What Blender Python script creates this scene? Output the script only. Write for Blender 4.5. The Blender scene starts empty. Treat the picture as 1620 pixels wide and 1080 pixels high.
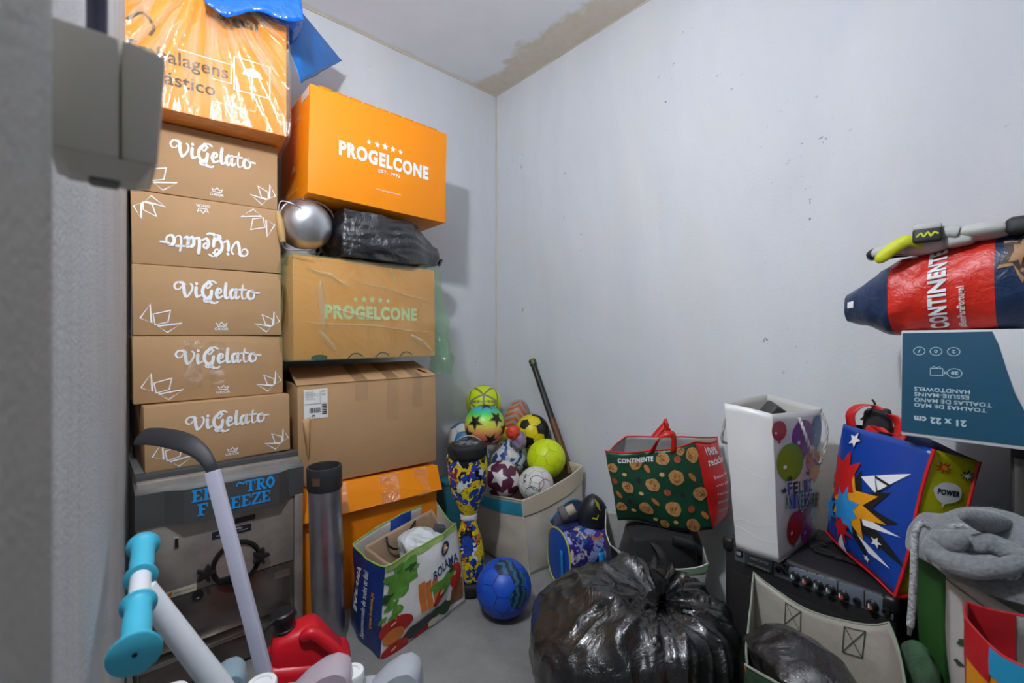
import bpy, bmesh, math, random
from mathutils import Vector as V, Matrix, Euler, noise, geometry

SC = bpy.context.scene
COL = SC.collection
PI = math.pi
rad = math.radians

# ---------------------------------------------------------------- camera
CAM_H = 1.1
cam = bpy.data.cameras.new('camera')
cam.sensor_width = 36; cam.lens = 16; cam.clip_start = .01; cam.clip_end = 50
cam.dof.use_dof = True; cam.dof.focus_distance = 2.0; cam.dof.aperture_fstop = 4.5
camo = bpy.data.objects.new('camera', cam); COL.objects.link(camo)
camo.location = (0, 0, CAM_H); camo.rotation_euler = (PI/2, 0, 0)
SC.camera = camo
# ---------------------------------------------------------------- world (daylight coming in from behind), exposure
W = bpy.data.worlds.new('world'); SC.world = W; W.use_nodes = True
W.node_tree.nodes['Background'].inputs[0].default_value = (.80, .90, 1.0, 1)
W.node_tree.nodes['Background'].inputs[1].default_value = .19
SC.view_settings.view_transform = 'Standard'; SC.view_settings.look = 'None'
SC.view_settings.gamma = 1; SC.view_settings.use_curve_mapping = False
SC.view_settings.exposure = 0.0
LAMP_STRENGTH = 700

# ---------------------------------------------------------------- helpers
def P(px, py, Y):
    return V(((px-810)/720*Y, Y, CAM_H-(py-540)/720*Y))
CORNER = V((-.104, 3.0, 0)); UD = V((-.7466, -.6652, 0)); VD = V((.6652, -.7466, 0))
def RF(u, v, z=0): return CORNER + UD*u + VD*v + V((0, 0, z))
ROOM = Matrix(((UD.x, VD.x, 0, CORNER.x), (UD.y, VD.y, 0, CORNER.y), (0, 0, 1, 0), (0, 0, 0, 1)))
CEIL = 2.717

def lin(h):
    if not isinstance(h, str): return (*h[:3], 1)
    r = []
    for i in (0, 2, 4):
        c = int(h[i:i+2], 16)/255
        r.append(c/12.92 if c <= .04045 else ((c+.055)/1.055)**2.4)
    return (*r, 1)

MATS = {}
class NT:
    def __init__(s, m): s.t = m.node_tree; s.n = s.t.nodes; s.l = s.t.links
    def new(s, typ, **kw):
        n = s.n.new(typ)
        for k, v in kw.items():
            if isinstance(k, str) and hasattr(n, k): setattr(n, k, v)
        return n
    def link(s, a, b): s.l.new(a, b)
    def coord(s, scale=(1, 1, 1), rot=(0, 0, 0), out='Object'):
        c = s.new('ShaderNodeTexCoord'); m = s.new('ShaderNodeMapping')
        m.inputs['Scale'].default_value = scale; m.inputs['Rotation'].default_value = rot
        s.link(c.outputs[out], m.inputs[0]); return m.outputs[0]
    def noise(s, co, scale, detail=4, rough=.55, dist=0):
        n = s.new('ShaderNodeTexNoise'); n.inputs['Scale'].default_value = scale
        n.inputs['Detail'].default_value = detail; n.inputs['Roughness'].default_value = rough
        n.inputs['Distortion'].default_value = dist; s.link(co, n.inputs['Vector']); return n.outputs['Fac']
    def ramp(s, fac, stops, mode='LINEAR'):
        r = s.new('ShaderNodeValToRGB'); e = r.color_ramp.elements; r.color_ramp.interpolation = mode
        while len(e) < len(stops): e.new(.5)
        for k, (p, c) in enumerate(stops):
            e[k].position = p; e[k].color = lin(c) if isinstance(c, str) else (c, c, c, 1)
        s.link(fac, r.inputs[0]); return r.outputs[0]
    def math(s, op, a, b=None, c=None):
        n = s.new('ShaderNodeMath', operation=op)
        for i, x in enumerate((a, b, c)):
            if x is None: continue
            if isinstance(x, (int, float)): n.inputs[i].default_value = x
            else: s.link(x, n.inputs[i])
        return n.outputs[0]
    def mix(s, fac, a, b, mode='MIX'):
        n = s.new('ShaderNodeMix', data_type='RGBA', blend_type=mode)
        for i, x in ((0, fac), (6, a), (7, b)):
            if isinstance(x, (int, float)): n.inputs[i].default_value = x
            elif isinstance(x, (tuple, str)): n.inputs[i].default_value = lin(x)
            else: s.link(x, n.inputs[i])
        return n.outputs[2]
    def bump(s, h, strength, dist=.01):
        b = s.new('ShaderNodeBump'); b.inputs['Strength'].default_value = strength
        b.inputs['Distance'].default_value = dist; s.link(h, b.inputs['Height']); return b.outputs[0]

def mat(name, col, rough=.5, metal=0, bump=0, bscale=60, bdist=.004, var=0, vscale=6, spec=.5, coat=0,
        bstretch=(1, 1, 1), alpha=1, trans=0, emit=0, dist=0, sheen=0, bdet=4):
    if name in MATS: return MATS[name]
    m = bpy.data.materials.new(name); m.use_nodes = True; MATS[name] = m
    t = NT(m); b = t.n['Principled BSDF']
    b.inputs['Base Color'].default_value = lin(col); b.inputs['Roughness'].default_value = rough
    b.inputs['Metallic'].default_value = metal; b.inputs['Specular IOR Level'].default_value = spec
    b.inputs['Coat Weight'].default_value = coat; b.inputs['Coat Roughness'].default_value = .16
    b.inputs['Alpha'].default_value = alpha; b.inputs['Transmission Weight'].default_value = trans
    b.inputs['Sheen Weight'].default_value = sheen
    if emit:
        b.inputs['Emission Color'].default_value = lin(col); b.inputs['Emission Strength'].default_value = emit
    if var:
        c = t.coord(); f = t.noise(c, vscale, 5, .6)
        k = t.ramp(f, [(.3, 1-var), (.7, 1.0)])
        t.link(t.mix(1.0, lin(col), k, 'MULTIPLY'), b.inputs['Base Color'])
    if bump:
        c = t.coord(bstretch); h = t.noise(c, bscale, bdet, .6, dist)
        t.link(t.bump(h, bump, bdist), b.inputs['Normal'])
    return m

def film(name, tint, opaq=.12, rough=.08, bump=.6, bscale=9, stretch=(1, 1, 1), body='ffffff', fres=1.35, refl=.65):
    """thin plastic film: see-through with a tint, sharp gloss, a little milky body"""
    if name in MATS: return MATS[name]
    m = bpy.data.materials.new(name); m.use_nodes = True; MATS[name] = m
    t = NT(m); t.n.remove(t.n['Principled BSDF']); out = t.n['Material Output']
    c = t.coord(stretch); h = t.noise(c, bscale, 5, .6, 1.2)
    nrm = t.bump(h, bump, .03)
    tr = t.new('ShaderNodeBsdfTransparent'); tr.inputs[0].default_value = lin(tint)
    df = t.new('ShaderNodeBsdfTranslucent'); df.inputs[0].default_value = lin(body)
    d2 = t.new('ShaderNodeBsdfDiffuse'); d2.inputs[0].default_value = lin(body)
    gl = t.new('ShaderNodeBsdfGlossy'); gl.inputs[0].default_value = (1, 1, 1, 1); gl.inputs['Roughness'].default_value = rough
    for x in (df, d2, gl): t.link(nrm, x.inputs['Normal'])
    a = t.new('ShaderNodeMixShader'); a.inputs[0].default_value = refl
    t.link(df.outputs[0], a.inputs[1]); t.link(d2.outputs[0], a.inputs[2])
    b = t.new('ShaderNodeMixShader'); b.inputs[0].default_value = opaq
    t.link(tr.outputs[0], b.inputs[1]); t.link(a.outputs[0], b.inputs[2])
    f = t.new('ShaderNodeLayerWeight'); f.inputs[0].default_value = .5; t.link(nrm, f.inputs['Normal'])
    k0 = ((fres-1)/(fres+1))**2*1.8
    fac = t.math('ADD', k0, t.math('MULTIPLY', t.math('POWER', f.outputs['Facing'], 4.0), .6))
    g = t.new('ShaderNodeMixShader'); t.link(fac, g.inputs[0])
    t.link(b.outputs[0], g.inputs[1]); t.link(gl.outputs[0], g.inputs[2]); t.link(g.outputs[0], out.inputs[0])
    return m

INV = {}
def empty_at(name, loc, rot=(0, 0, 0)):
    o = bpy.data.objects.new(name, None); COL.objects.link(o); o.empty_display_size = .05
    o.location = loc; o.rotation_euler = rot
    INV[o.name] = (Matrix.Translation(V(loc)) @ Euler(rot).to_matrix().to_4x4()).inverted()
    return o
def tag(o, label, cat, group=None):
    o['label'] = label; o['category'] = cat
    if group: o['group'] = group
    return o
def thing(name, label, cat, loc=(0, 0, 0), rot=(0, 0, 0), group=None):
    return tag(empty_at(name, loc, rot), label, cat, group)

def finish(me, smooth=35):
    me.validate()
    if smooth:
        for p in me.polygons: p.use_smooth = True
        me.set_sharp_from_angle(angle=rad(smooth))
    me.update()

class MB:
    """collects shapes for ONE mesh object"""
    def __init__(s): s.v = []; s.f = []; s.m = []
    def add(s, vs, fs, mi=0):
        k = len(s.v); s.v += [V(x) for x in vs]; s.f += [tuple(i+k for i in f) for f in fs]; s.m += [mi]*len(fs); return s
    def bm(s, b, M=None, mi=0):
        b.verts.ensure_lookup_table(); b.verts.index_update()
        vs = [(M @ x.co) if M else x.co.copy() for x in b.verts]
        s.add(vs, [[x.index for x in f.verts] for f in b.faces], mi); b.free(); return s
    def box(s, c, size, r=0, seg=2, M=None, mi=0):
        b = bmesh.new(); bmesh.ops.create_cube(b, size=1)
        for x in b.verts: x.co = V((x.co.x*size[0]+c[0], x.co.y*size[1]+c[1], x.co.z*size[2]+c[2]))
        if r: bmesh.ops.bevel(b, geom=b.edges[:], offset=r, segments=seg, profile=.5, affect='EDGES')
        return s.bm(b, M, mi)
    def hexa(s, p, r=0, mi=0):   # 8 points: bottom 4 ccw, top 4 ccw
        b = bmesh.new(); vs = [b.verts.new(x) for x in p]
        for f in ((3, 2, 1, 0), (4, 5, 6, 7), (0, 1, 5, 4), (1, 2, 6, 5), (2, 3, 7, 6), (3, 0, 4, 7)): b.faces.new([vs[i] for i in f])
        if r: bmesh.ops.bevel(b, geom=b.edges[:], offset=r, segments=2, profile=.5, affect='EDGES')
        return s.bm(b, None, mi)
    def tube(s, path, r, n=10, caps=True, closed=False, mi=0, flat=1, up=None):
        path = [V(p) for p in path]; N = len(path); rings = []
        rr = r if isinstance(r, (list, tuple)) else [r]*N
        prev = None
        for i, p in enumerate(path):
            a = path[(i-1) % N] if (i or closed) else p; b = path[(i+1) % N] if (i < N-1 or closed) else p
            t = (b-a).normalized()
            if prev is None:
                u = V(up) if up else (V((0, 0, 1)) if abs(t.z) < .9 else V((1, 0, 0)))
                prev = (u - t*u.dot(t)).normalized()
            else: prev = (prev - t*prev.dot(t)).normalized()
            q = t.cross(prev)
            rings.append([p + prev*(math.cos(2*PI*k/n)*rr[i]) + q*(math.sin(2*PI*k/n)*rr[i]*flat) for k in range(n)])
        vs = [x for g in rings for x in g]; fs = []
        for i in range(N if closed else N-1):
            j = (i+1) % N
            for k in range(n): fs.append((i*n+k, i*n+(k+1) % n, j*n+(k+1) % n, j*n+k))
        if caps and not closed:
            fs.append(tuple(reversed(range(n)))); fs.append(tuple((N-1)*n+k for k in range(n)))
        return s.add(vs, fs, mi)
    def lathe(s, prof, n=24, M=None, mi=0, sx=1, sy=1):   # prof: (r, z)
        vs = []; fs = []
        for r, z in prof:
            for k in range(n):
                p = V((math.cos(2*PI*k/n)*r*sx, math.sin(2*PI*k/n)*r*sy, z)); vs.append(M @ p if M else p)
        for i in range(len(prof)-1):
            for k in range(n): fs.append((i*n+k, i*n+(k+1) % n, (i+1)*n+(k+1) % n, (i+1)*n+k))
        if prof[0][0] > 1e-6: fs.append(tuple(reversed(range(n))))
        if prof[-1][0] > 1e-6: fs.append(tuple((len(prof)-1)*n+k for k in range(n)))
        return s.add(vs, fs, mi)
    def grid(s, fn, nu, nv, mi=0):
        vs = [fn(i/nu, j/nv) for j in range(nv+1) for i in range(nu+1)]
        return s.add(vs, [(j*(nu+1)+i, j*(nu+1)+i+1, (j+1)*(nu+1)+i+1, (j+1)*(nu+1)+i) for j in range(nv) for i in range(nu)], mi)
    def cube_blob(s, n, fn, mi=0):    # fn gets a point on the unit cube surface (-1..1)
        b = bmesh.new(); bmesh.ops.create_cube(b, size=2); bmesh.ops.subdivide_edges(b, edges=b.edges[:], cuts=n, use_grid_fill=True)
        for x in b.verts: x.co = fn(x.co.copy())
        return s.bm(b, None, mi)
    def build(s, name, mt, parent=None, world=False, smooth=35, solid=0, sub=0, moff=0, weld=False):
        vs = s.v
        if world and parent is not None: iv = INV[parent.name if parent.name in INV else parent.parent.name]; vs = [iv @ x for x in vs]
        me = bpy.data.meshes.new(name); me.from_pydata([tuple(x) for x in vs], [], s.f)
        for x in (mt if isinstance(mt, (list, tuple)) else [mt]): me.materials.append(x)
        me.polygons.foreach_set('material_index', s.m)
        if weld:
            b = bmesh.new(); b.from_mesh(me); bmesh.ops.remove_doubles(b, verts=b.verts[:], dist=1e-5); b.to_mesh(me); b.free()
        finish(me, smooth)
        o = bpy.data.objects.new(name, me); COL.objects.link(o); o.parent = parent
        if solid:
            md = o.modifiers.new('thickness', 'SOLIDIFY'); md.thickness = solid; md.offset = -1; md.use_even_offset = False
            if moff: md.material_offset = moff; md.material_offset_rim = moff
        if sub:
            md = o.modifiers.new('smooth', 'SUBSURF'); md.levels = sub; md.render_levels = sub
        return o

# ---- flat print: 2-D meshes mapped onto a surface
class M2:
    def __init__(s, v=None, f=None): s.v = v or []; s.f = f or []
    def __add__(s, o):
        k = len(s.v); return M2(s.v+o.v, s.f+[tuple(i+k for i in f) for f in o.f])
    def xf(s, sx=1, sy=1, dx=0, dy=0, rot=0):
        c, n = math.cos(rot), math.sin(rot)
        return M2([(dx+c*x*sx-n*y*sy, dy+n*x*sx+c*y*sy) for x, y in s.v], s.f)
    def fit(s, x0, y0, x1, y1):
        xs = [p[0] for p in s.v]; ys = [p[1] for p in s.v]; a, b, c, d = min(xs), max(xs), min(ys), max(ys)
        kx = (x1-x0)/max(b-a, 1e-9); ky = (y1-y0)/max(d-c, 1e-9)
        return M2([(x0+(x-a)*kx, y0+(y-c)*ky) for x, y in s.v], s.f)
def rect(x0, y0, x1, y1): return M2([(x0, y0), (x1, y0), (x1, y1), (x0, y1)], [(0, 1, 2, 3)])
def poly(pts):
    t = geometry.tessellate_polygon([[V((x, y, 0)) for x, y in pts]])
    return M2(list(pts), [tuple(x) for x in t])
def ell(cx, cy, rx, ry=None, n=20, rot=0):
    ry = ry or rx; c, s = math.cos(rot), math.sin(rot)
    p = [(math.cos(2*PI*k/n)*rx, math.sin(2*PI*k/n)*ry) for k in range(n)]
    return M2([(cx, cy)]+[(cx+c*x-s*y, cy+s*x+c*y) for x, y in p], [(0, 1+k, 1+(k+1) % n) for k in range(n)])
def starpts(cx, cy, r, k=.42, rot=0, n=5, ry=None):
    ry = ry or r
    return [(cx+math.sin(rot+PI*i/n)*r*(1 if i % 2 == 0 else k), cy+math.cos(rot+PI*i/n)*ry*(1 if i % 2 == 0 else k)) for i in range(2*n)]
def star(cx, cy, r, k=.42, rot=0, n=5, ry=None): return poly(starpts(cx, cy, r, k, rot, n, ry))
def spline(pts, n=6, closed=False):
    out = []; N = len(pts)
    g = (lambda i: pts[i % N]) if closed else (lambda i: pts[max(0, min(N-1, i))])
    for i in range(N if closed else N-1):
        a, b, c, d = g(i-1), g(i), g(i+1), g(i+2)
        for k in range(n):
            t = k/n; t2 = t*t; t3 = t2*t
            out.append(tuple(.5*(2*b[j]+(c[j]-a[j])*t+(2*a[j]-5*b[j]+4*c[j]-d[j])*t2+(3*b[j]-a[j]-3*c[j]+d[j])*t3) for j in range(len(b))))
    if not closed: out.append(tuple(pts[-1]))
    return out
def line(pts, w, closed=False, wf=None, cap=True, asp=1):
    """ribbon along a polyline; asp squeezes x while ribbon width stays true in y units"""
    N = len(pts); L = []; R = []; r = M2()
    for i, p in enumerate(pts):
        a = pts[(i-1) % N] if (i or closed) else p; b = pts[(i+1) % N] if (i < N-1 or closed) else p
        dx, dy = (b[0]-a[0])*asp, b[1]-a[1]; l = math.hypot(dx, dy) or 1
        k = w*.5*(wf(dx/l, dy/l) if wf else 1)
        if 0 < i < N-1 or closed:
            d1 = ((p[0]-a[0])*asp, p[1]-a[1]); d2 = ((b[0]-p[0])*asp, b[1]-p[1])
            cs = (d1[0]*d2[0]+d1[1]*d2[1])/((math.hypot(*d1)*math.hypot(*d2)) or 1)
            k /= max(.5, math.sqrt(max(0, (1+cs)/2)))
        L.append((p[0]-dy/l*k/asp, p[1]+dx/l*k)); R.append((p[0]+dy/l*k/asp, p[1]-dx/l*k))
        if cap and not closed and i in (0, N-1): r = r+ell(p[0], p[1], k/asp, k, 10)
    k = len(r.v); M = N if closed else N-1
    r.v += L+R; r.f += [(k+i, k+N+i, k+N+(i+1) % N, k+(i+1) % N) for i in range(M)]
    return r
_TC = {}
def T(txt, x0, y0, x1, y1, bold=0, shear=0):
    key = (txt, bold, shear)
    if key not in _TC:
        c = bpy.data.curves.new('t', 'FONT'); c.body = txt; c.size = 1; c.offset = bold; c.shear = shear; c.resolution_u = 3; c.space_character = 1+bold*2.6
        c.fill_mode = 'FRONT'
        o = bpy.data.objects.new('t', c); me = bpy.data.meshes.new_from_object(o)
        _TC[key] = M2([(v.co.x, v.co.y) for v in me.vertices], [tuple(p.vertices) for p in me.polygons])
        bpy.data.objects.remove(o); bpy.data.curves.remove(c); bpy.data.meshes.remove(me)
    return _TC[key].fit(x0, y0, x1, y1)
def decal(name, m, fn, mt, parent, refine=0, world=False, label=None):
    vs = [V((x, y, 0)) for x, y in m.v]; fs = m.f
    if refine:
        b = bmesh.new(); q = [b.verts.new(v) for v in vs]
        for f in fs:
            try: b.faces.new([q[i] for i in f])
            except ValueError: pass
        bmesh.ops.triangulate(b, faces=b.faces[:])
        for _ in range(7):
            e = [x for x in b.edges if x.calc_length() > refine]
            if not e: break
            bmesh.ops.subdivide_edges(b, edges=e, cuts=1); bmesh.ops.triangulate(b, faces=[f for f in b.faces if len(f.verts) > 3])
        b.verts.index_update(); vs = [v.co.copy() for v in b.verts]; fs = [[v.index for v in f.verts] for f in b.faces]; b.free()
    par = list(range(len(vs)))
    def root(i):
        while par[i] != i: par[i] = par[par[i]]; i = par[i]
        return i
    for f in fs:
        for i in f[1:]: par[root(i)] = root(f[0])
    isl = {}; out = []
    for i, v in enumerate(vs):
        p = fn(v.x, v.y); k = isl.setdefault(root(i), len(isl))
        if k:
            n = (fn(v.x+.004, v.y)-p).cross(fn(v.x, v.y+.004)-p)
            if n.length > 0: p = p+n.normalized()*(min(k, 24)*4e-5)
        out.append(p)
    mb = MB(); mb.add(out, fs)
    o = mb.build(name, mt, parent, world, smooth=0 if not refine else 60)
    if label: o['label'] = label
    return o

def nv(p, f, seed=0): return noise.noise_vector(V(p)*f+V((seed*7.3, seed*3.1, seed*5.7)))
def nz(p, f, seed=0): return noise.noise(V(p)*f+V((seed*7.3, seed*3.1, seed*5.7)))
def ridge(p, f, seed=0): return 1-2*abs(nz(p, f, seed))
def sm(x, a=0, b=1):
    t = max(0, min(1, (x-a)/(b-a))); return t*t*(3-2*t)
def lerp(a, b, t): return a+(b-a)*t

# ---------------------------------------------------------------- the setting
def wall_mat(name, base, dark, specks=True, streak=0):
    m = bpy.data.materials.new(name); m.use_nodes = True; t = NT(m); b = t.n['Principled BSDF']
    c = t.coord(); c2 = t.coord((1, 1, .35))
    f = t.noise(c2, 1.7, 6, .65, .4)
    col = t.mix(t.ramp(f, [(.35, 0), (.72, 1)]), base, dark)
    g = t.ramp(t.noise(c, 3.3, 3), [(.52, 0), (.8, .35)])
    col = t.mix(g, col, 'd9d4c4')
    if specks:
        s = t.ramp(t.math('MULTIPLY', t.noise(c, 26, 4, .7), t.ramp(t.noise(c, 2.6, 2), [(.4, .80), (.7, 1.0)])), [(.62, 0), (.66, .8)])
        col = t.mix(s, col, '6b6c70')
    if streak:
        s = t.ramp(t.noise(t.coord((9, 9, .5)), 2.5, 5, .7), [(.52, 0), (.75, streak)])
        col = t.mix(s, col, '84827c')
    t.link(col, b.inputs['Base Color']); b.inputs['Roughness'].default_value = .85; b.inputs['Specular IOR Level'].default_value = .25
    h = t.math('ADD', t.noise(c, 90 if not streak else 160, 4, .6), t.math('MULTIPLY', t.noise(c, 5, 3), 1.5 if not streak else .3))
    t.link(t.bump(h, .22 if not streak else .36, .004), b.inputs['Normal']); return m
def structure(name, mb, m, M=None, smooth=30):
    o = mb.build(name, m, smooth=smooth); o['kind'] = 'structure'
    if M is not None: o.matrix_world = M
    return o
M_WALL = wall_mat('plaster_white', 'd9dce0', 'cbcfd5'); M_WALLC = wall_mat('plaster_rough', 'd2d5d6', 'bcbfc1', True, .25)
# ceiling: white with a damp beige stain that follows the wall on the right
mc = bpy.data.materials.new('ceiling_paint'); mc.use_nodes = True; t = NT(mc); b = t.n['Principled BSDF']
c = t.coord(); sx = t.new('ShaderNodeSeparateXYZ'); t.link(c, sx.inputs[0])
edge = t.math('ADD', -.02, t.math('MULTIPLY', t.noise(c, 3.6, 5, .65), .46))
st = t.ramp(t.math('SUBTRACT', edge, sx.outputs[0]), [(.0, 0), (.05, 1)])
edge2 = t.math('MULTIPLY', t.noise(c, 9, 4), .07)
st2 = t.ramp(t.math('SUBTRACT', edge2, sx.outputs[1]), [(0, 0), (.03, .55)])
fade = t.ramp(t.math('MULTIPLY', sx.outputs[1], .5), [(.0, 1.0), (.45, 1.0), (.75, .5)])
tone = t.mix(t.noise(c, 22, 6, .7), 'c8bca6', 'e0d8ca')
col = t.mix(t.ramp(t.noise(c, 2, 4), [(.3, 0), (.7, 1)]), 'eceef1', 'e0e3e7')
col = t.mix(t.math('MULTIPLY', st, fade), col, tone); col = t.mix(st2, col, 'd3c9ae')
t.link(col, b.inputs['Base Color']); b.inputs['Roughness'].default_value = .9
t.link(t.bump(t.noise(c, 60, 4), .2, .005), b.inputs['Normal'])
# concrete floor
mf = bpy.data.materials.new('concrete'); mf.use_nodes = True; t = NT(mf); b = t.n['Principled BSDF']
c = t.coord(); col = t.mix(t.ramp(t.noise(c, 3, 6, .65), [(.3, 0), (.7, 1)]), '747472', '939390')
col = t.mix(t.ramp(t.noise(c, 70, 3, .7), [(.6, 0), (.75, .6)]), col, '6d6c6a')
t.link(col, b.inputs['Base Color']); b.inputs['Roughness'].default_value = .8
t.link(t.bump(t.noise(c, 45, 6, .7), .35, .006), b.inputs['Normal'])

structure('floor', MB().box((1.3, 1.5, -.05), (2.9, 3.3, .1)), mf, ROOM)
structure('ceiling', MB().box((1.3, 1.5, CEIL+.05), (2.9, 3.3, .1)), mc, ROOM)
structure('wall_back', MB().box((1.25, -.05, CEIL/2), (2.6, .1, CEIL)), M_WALL, ROOM)
structure('wall_right', MB().box((-.05, 1.5, CEIL/2), (.1, 3.2, CEIL)), M_WALL, ROOM)
# fillet of old caulk in the corner and along the ceiling
M_CAULK = mat('caulk', 'd4ccb8', .9, bump=.3, bscale=30, var=.2)
structure('trim_1', MB().tube([(.002, .002, z*CEIL/20) for z in range(21)], [.006+.003*nz((z, 0, 0), .7) for z in range(21)], 8), M_CAULK, ROOM)
structure('trim_2', MB().tube([(u*.1, .002, CEIL-.002) for u in range(24)], [.007+.004*nz((u, 3, 0), .6) for u in range(24)], 8), M_CAULK, ROOM)
structure('trim_3', MB().tube([(.002, u*.1, CEIL-.002) for u in range(28)], [.004+.003*nz((u, 9, 0), .6) for u in range(28)], 8), M_CAULK, ROOM)
# left wall: frame with x to its far end (t), y into the wall (e)
TH = rad(38.4); CD = V((-math.sin(TH), math.cos(TH), 0)); CN = V((-math.cos(TH), -math.sin(TH), 0))
WC = Matrix(((CD.x, CN.x, 0, 0), (CD.y, CN.y, 0, 0), (0, 0, 1, 0), (0, 0, 0, 1)))
def CF(tt, e, z): return CD*tt+CN*e+V((0, 0, z))
structure('wall_left', MB().box((1.15, .122, CEIL/2), (2.5, .12, CEIL)), M_WALLC, WC)
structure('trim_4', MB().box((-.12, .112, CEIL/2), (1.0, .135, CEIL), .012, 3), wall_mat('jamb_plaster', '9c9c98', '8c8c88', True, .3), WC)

# wall lamp high on the left wall: the room's light
lp = thing('wall_lamp', 'round white bulkhead lamp high on the left wall above the socket', 'lamp', CF(.67, .062, 2.17), (0, 0, TH-PI/2+PI))
LM = Matrix.Rotation(-PI/2, 4, 'X')
mb = MB(); mb.lathe([(.0, 0), (.075, 0), (.075, .006), (.04, .010), (0, .010)], 24, Matrix.Translation((0, 0, 0)))
o = mb.build('base_plate', mat('lamp_white', 'e8e8e4', .4), lp)
base_rot = (V((0, 0, 1)).rotation_difference(-CN)).to_matrix().to_4x4()
o.matrix_local = Matrix(INV[lp.name]) @ Matrix.Translation(CF(.67, .062, 2.17)) @ base_rot
mb = MB(); mb.lathe([(0, -.05)]+[(.05*math.cos(a), .05*math.sin(a)) for a in [rad(x) for x in range(-75, 90, 15)]]+[(0, .05)], 24)
gm = mat('lamp_glow', 'f3f7ff', .5, emit=LAMP_STRENGTH)
o = mb.build('globe', gm, lp); o.matrix_local = Matrix(INV[lp.name]) @ Matrix.Translation(CF(.67, .002, 2.17))
# ================================================================ socket box on the door jamb
sw = thing('socket_box', 'grey surface-mounted electric socket box on the near left wall', 'socket', P(75, 245, .279)+V((0, 0, 0)), (0, 0, 0))
M_SOCK = mat('grey_plastic', 'd2cbbf', .5, bump=.08, bscale=200); M_SOCKD = mat('dark_grey_plastic', '6d6b67', .55)
q = P(75, 135, .279); ax = V((.7466, .6652, 0)); bk = V((-.6652, .7466, 0)); up = V((0, 0, 1))
def sockp(a, b, z): return q + ax*a + bk*b + up*z
mb = MB(); mb.hexa([sockp(.0, 0, -.036), sockp(.0335, 0, -.036), sockp(.0335, .07, -.036), sockp(.0, .07, -.036),
                    sockp(.0, 0, .044), sockp(.0335, 0, .044), sockp(.0335, .07, .044), sockp(.0, .07, .044)], .002)
mb.build('body', M_SOCK, sw, True)
mb = MB(); mb.hexa([sockp(.008, .010, -.047), sockp(.044, .010, -.047), sockp(.044, .034, -.047), sockp(.008, .034, -.047),
                    sockp(.002, .001, -.0355), sockp(.052, .001, -.0355), sockp(.052, .068, -.0355), sockp(.002, .068, -.0355)], .0015)
mb.build('sloped_bottom', M_SOCK, sw, True)
mb = MB(); mb.hexa([sockp(.0342, -.001, -.036), sockp(.0535, -.001, -.036), sockp(.0535, .071, -.036), sockp(.0342, .071, -.036),
                    sockp(.0342, -.001, .0445), sockp(.0585, -.001, .042), sockp(.0585, .071, .042), sockp(.0342, .071, .0445)], .003)
mb.build('front_cover', M_SOCK, sw, True)
mb = MB(); mb.hexa([sockp(.018, .014, -.050), sockp(.034, .014, -.050), sockp(.034, .030, -.050), sockp(.018, .030, -.050),
                    sockp(.018, .014, -.044), sockp(.034, .014, -.044), sockp(.034, .030, -.044), sockp(.018, .030, -.044)], .002)
mb.build('cable_gland', M_SOCKD, sw, True)
cd = MB(); cd.tube([sockp(.022, .04, .0445+.05*i) for i in range(20)], .006, 10)
tag(cd.build('cable_conduit', mat('navy_conduit', '3b3a52', .45)), 'dark navy cable conduit rising from the grey socket box', 'conduit')

# ================================================================ cartons
M_KRAFT = mat('kraft_card', 'b8936a', .75, bump=.12, bscale=14, bdist=.01, var=.1, vscale=5, spec=.3)
M_KRAFT2 = mat('kraft_card_pale', 'c09a70', .7, bump=.15, bscale=12, bdist=.01, var=.12, vscale=7, spec=.3)
M_KRAFTD = mat('kraft_inside', '9a7550', .85, var=.1)
M_ORANGE = mat('orange_card', 'fb9410', .45, bump=.08, bscale=10, bdist=.01, var=.06, vscale=3, spec=.35)
M_ORANGED = mat('orange_card_worn', 'f08a14', .5, bump=.15, bscale=12, bdist=.01, var=.15, vscale=8, spec=.3)
M_WHITEP = mat('white_print', 'eef0f2', .6); M_BLACKP = mat('black_print', '2a2420', .6)
M_CREAM = mat('paper_label', 'e6e6e2', .6); M_TAPE = film('packing_tape', 'fffefb', .06, .12, .5, 25, body='ecdab8', fres=1.5)

def carton(name, label, loc, rot, w, h, d, m, group=None, cat='box', bev=.004, seams=True):
    t = thing(name, label, cat, loc, tuple(rad(a) for a in rot), group)
    mb = MB(); mb.box((0, d/2, h/2), (w, d, h), bev, 2)
    mb.build('body', m, t)
    return t
def face(w, h, eps=.0016): return lambda x, y: V(((x-.5)*w, -eps, y*h))

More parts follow.
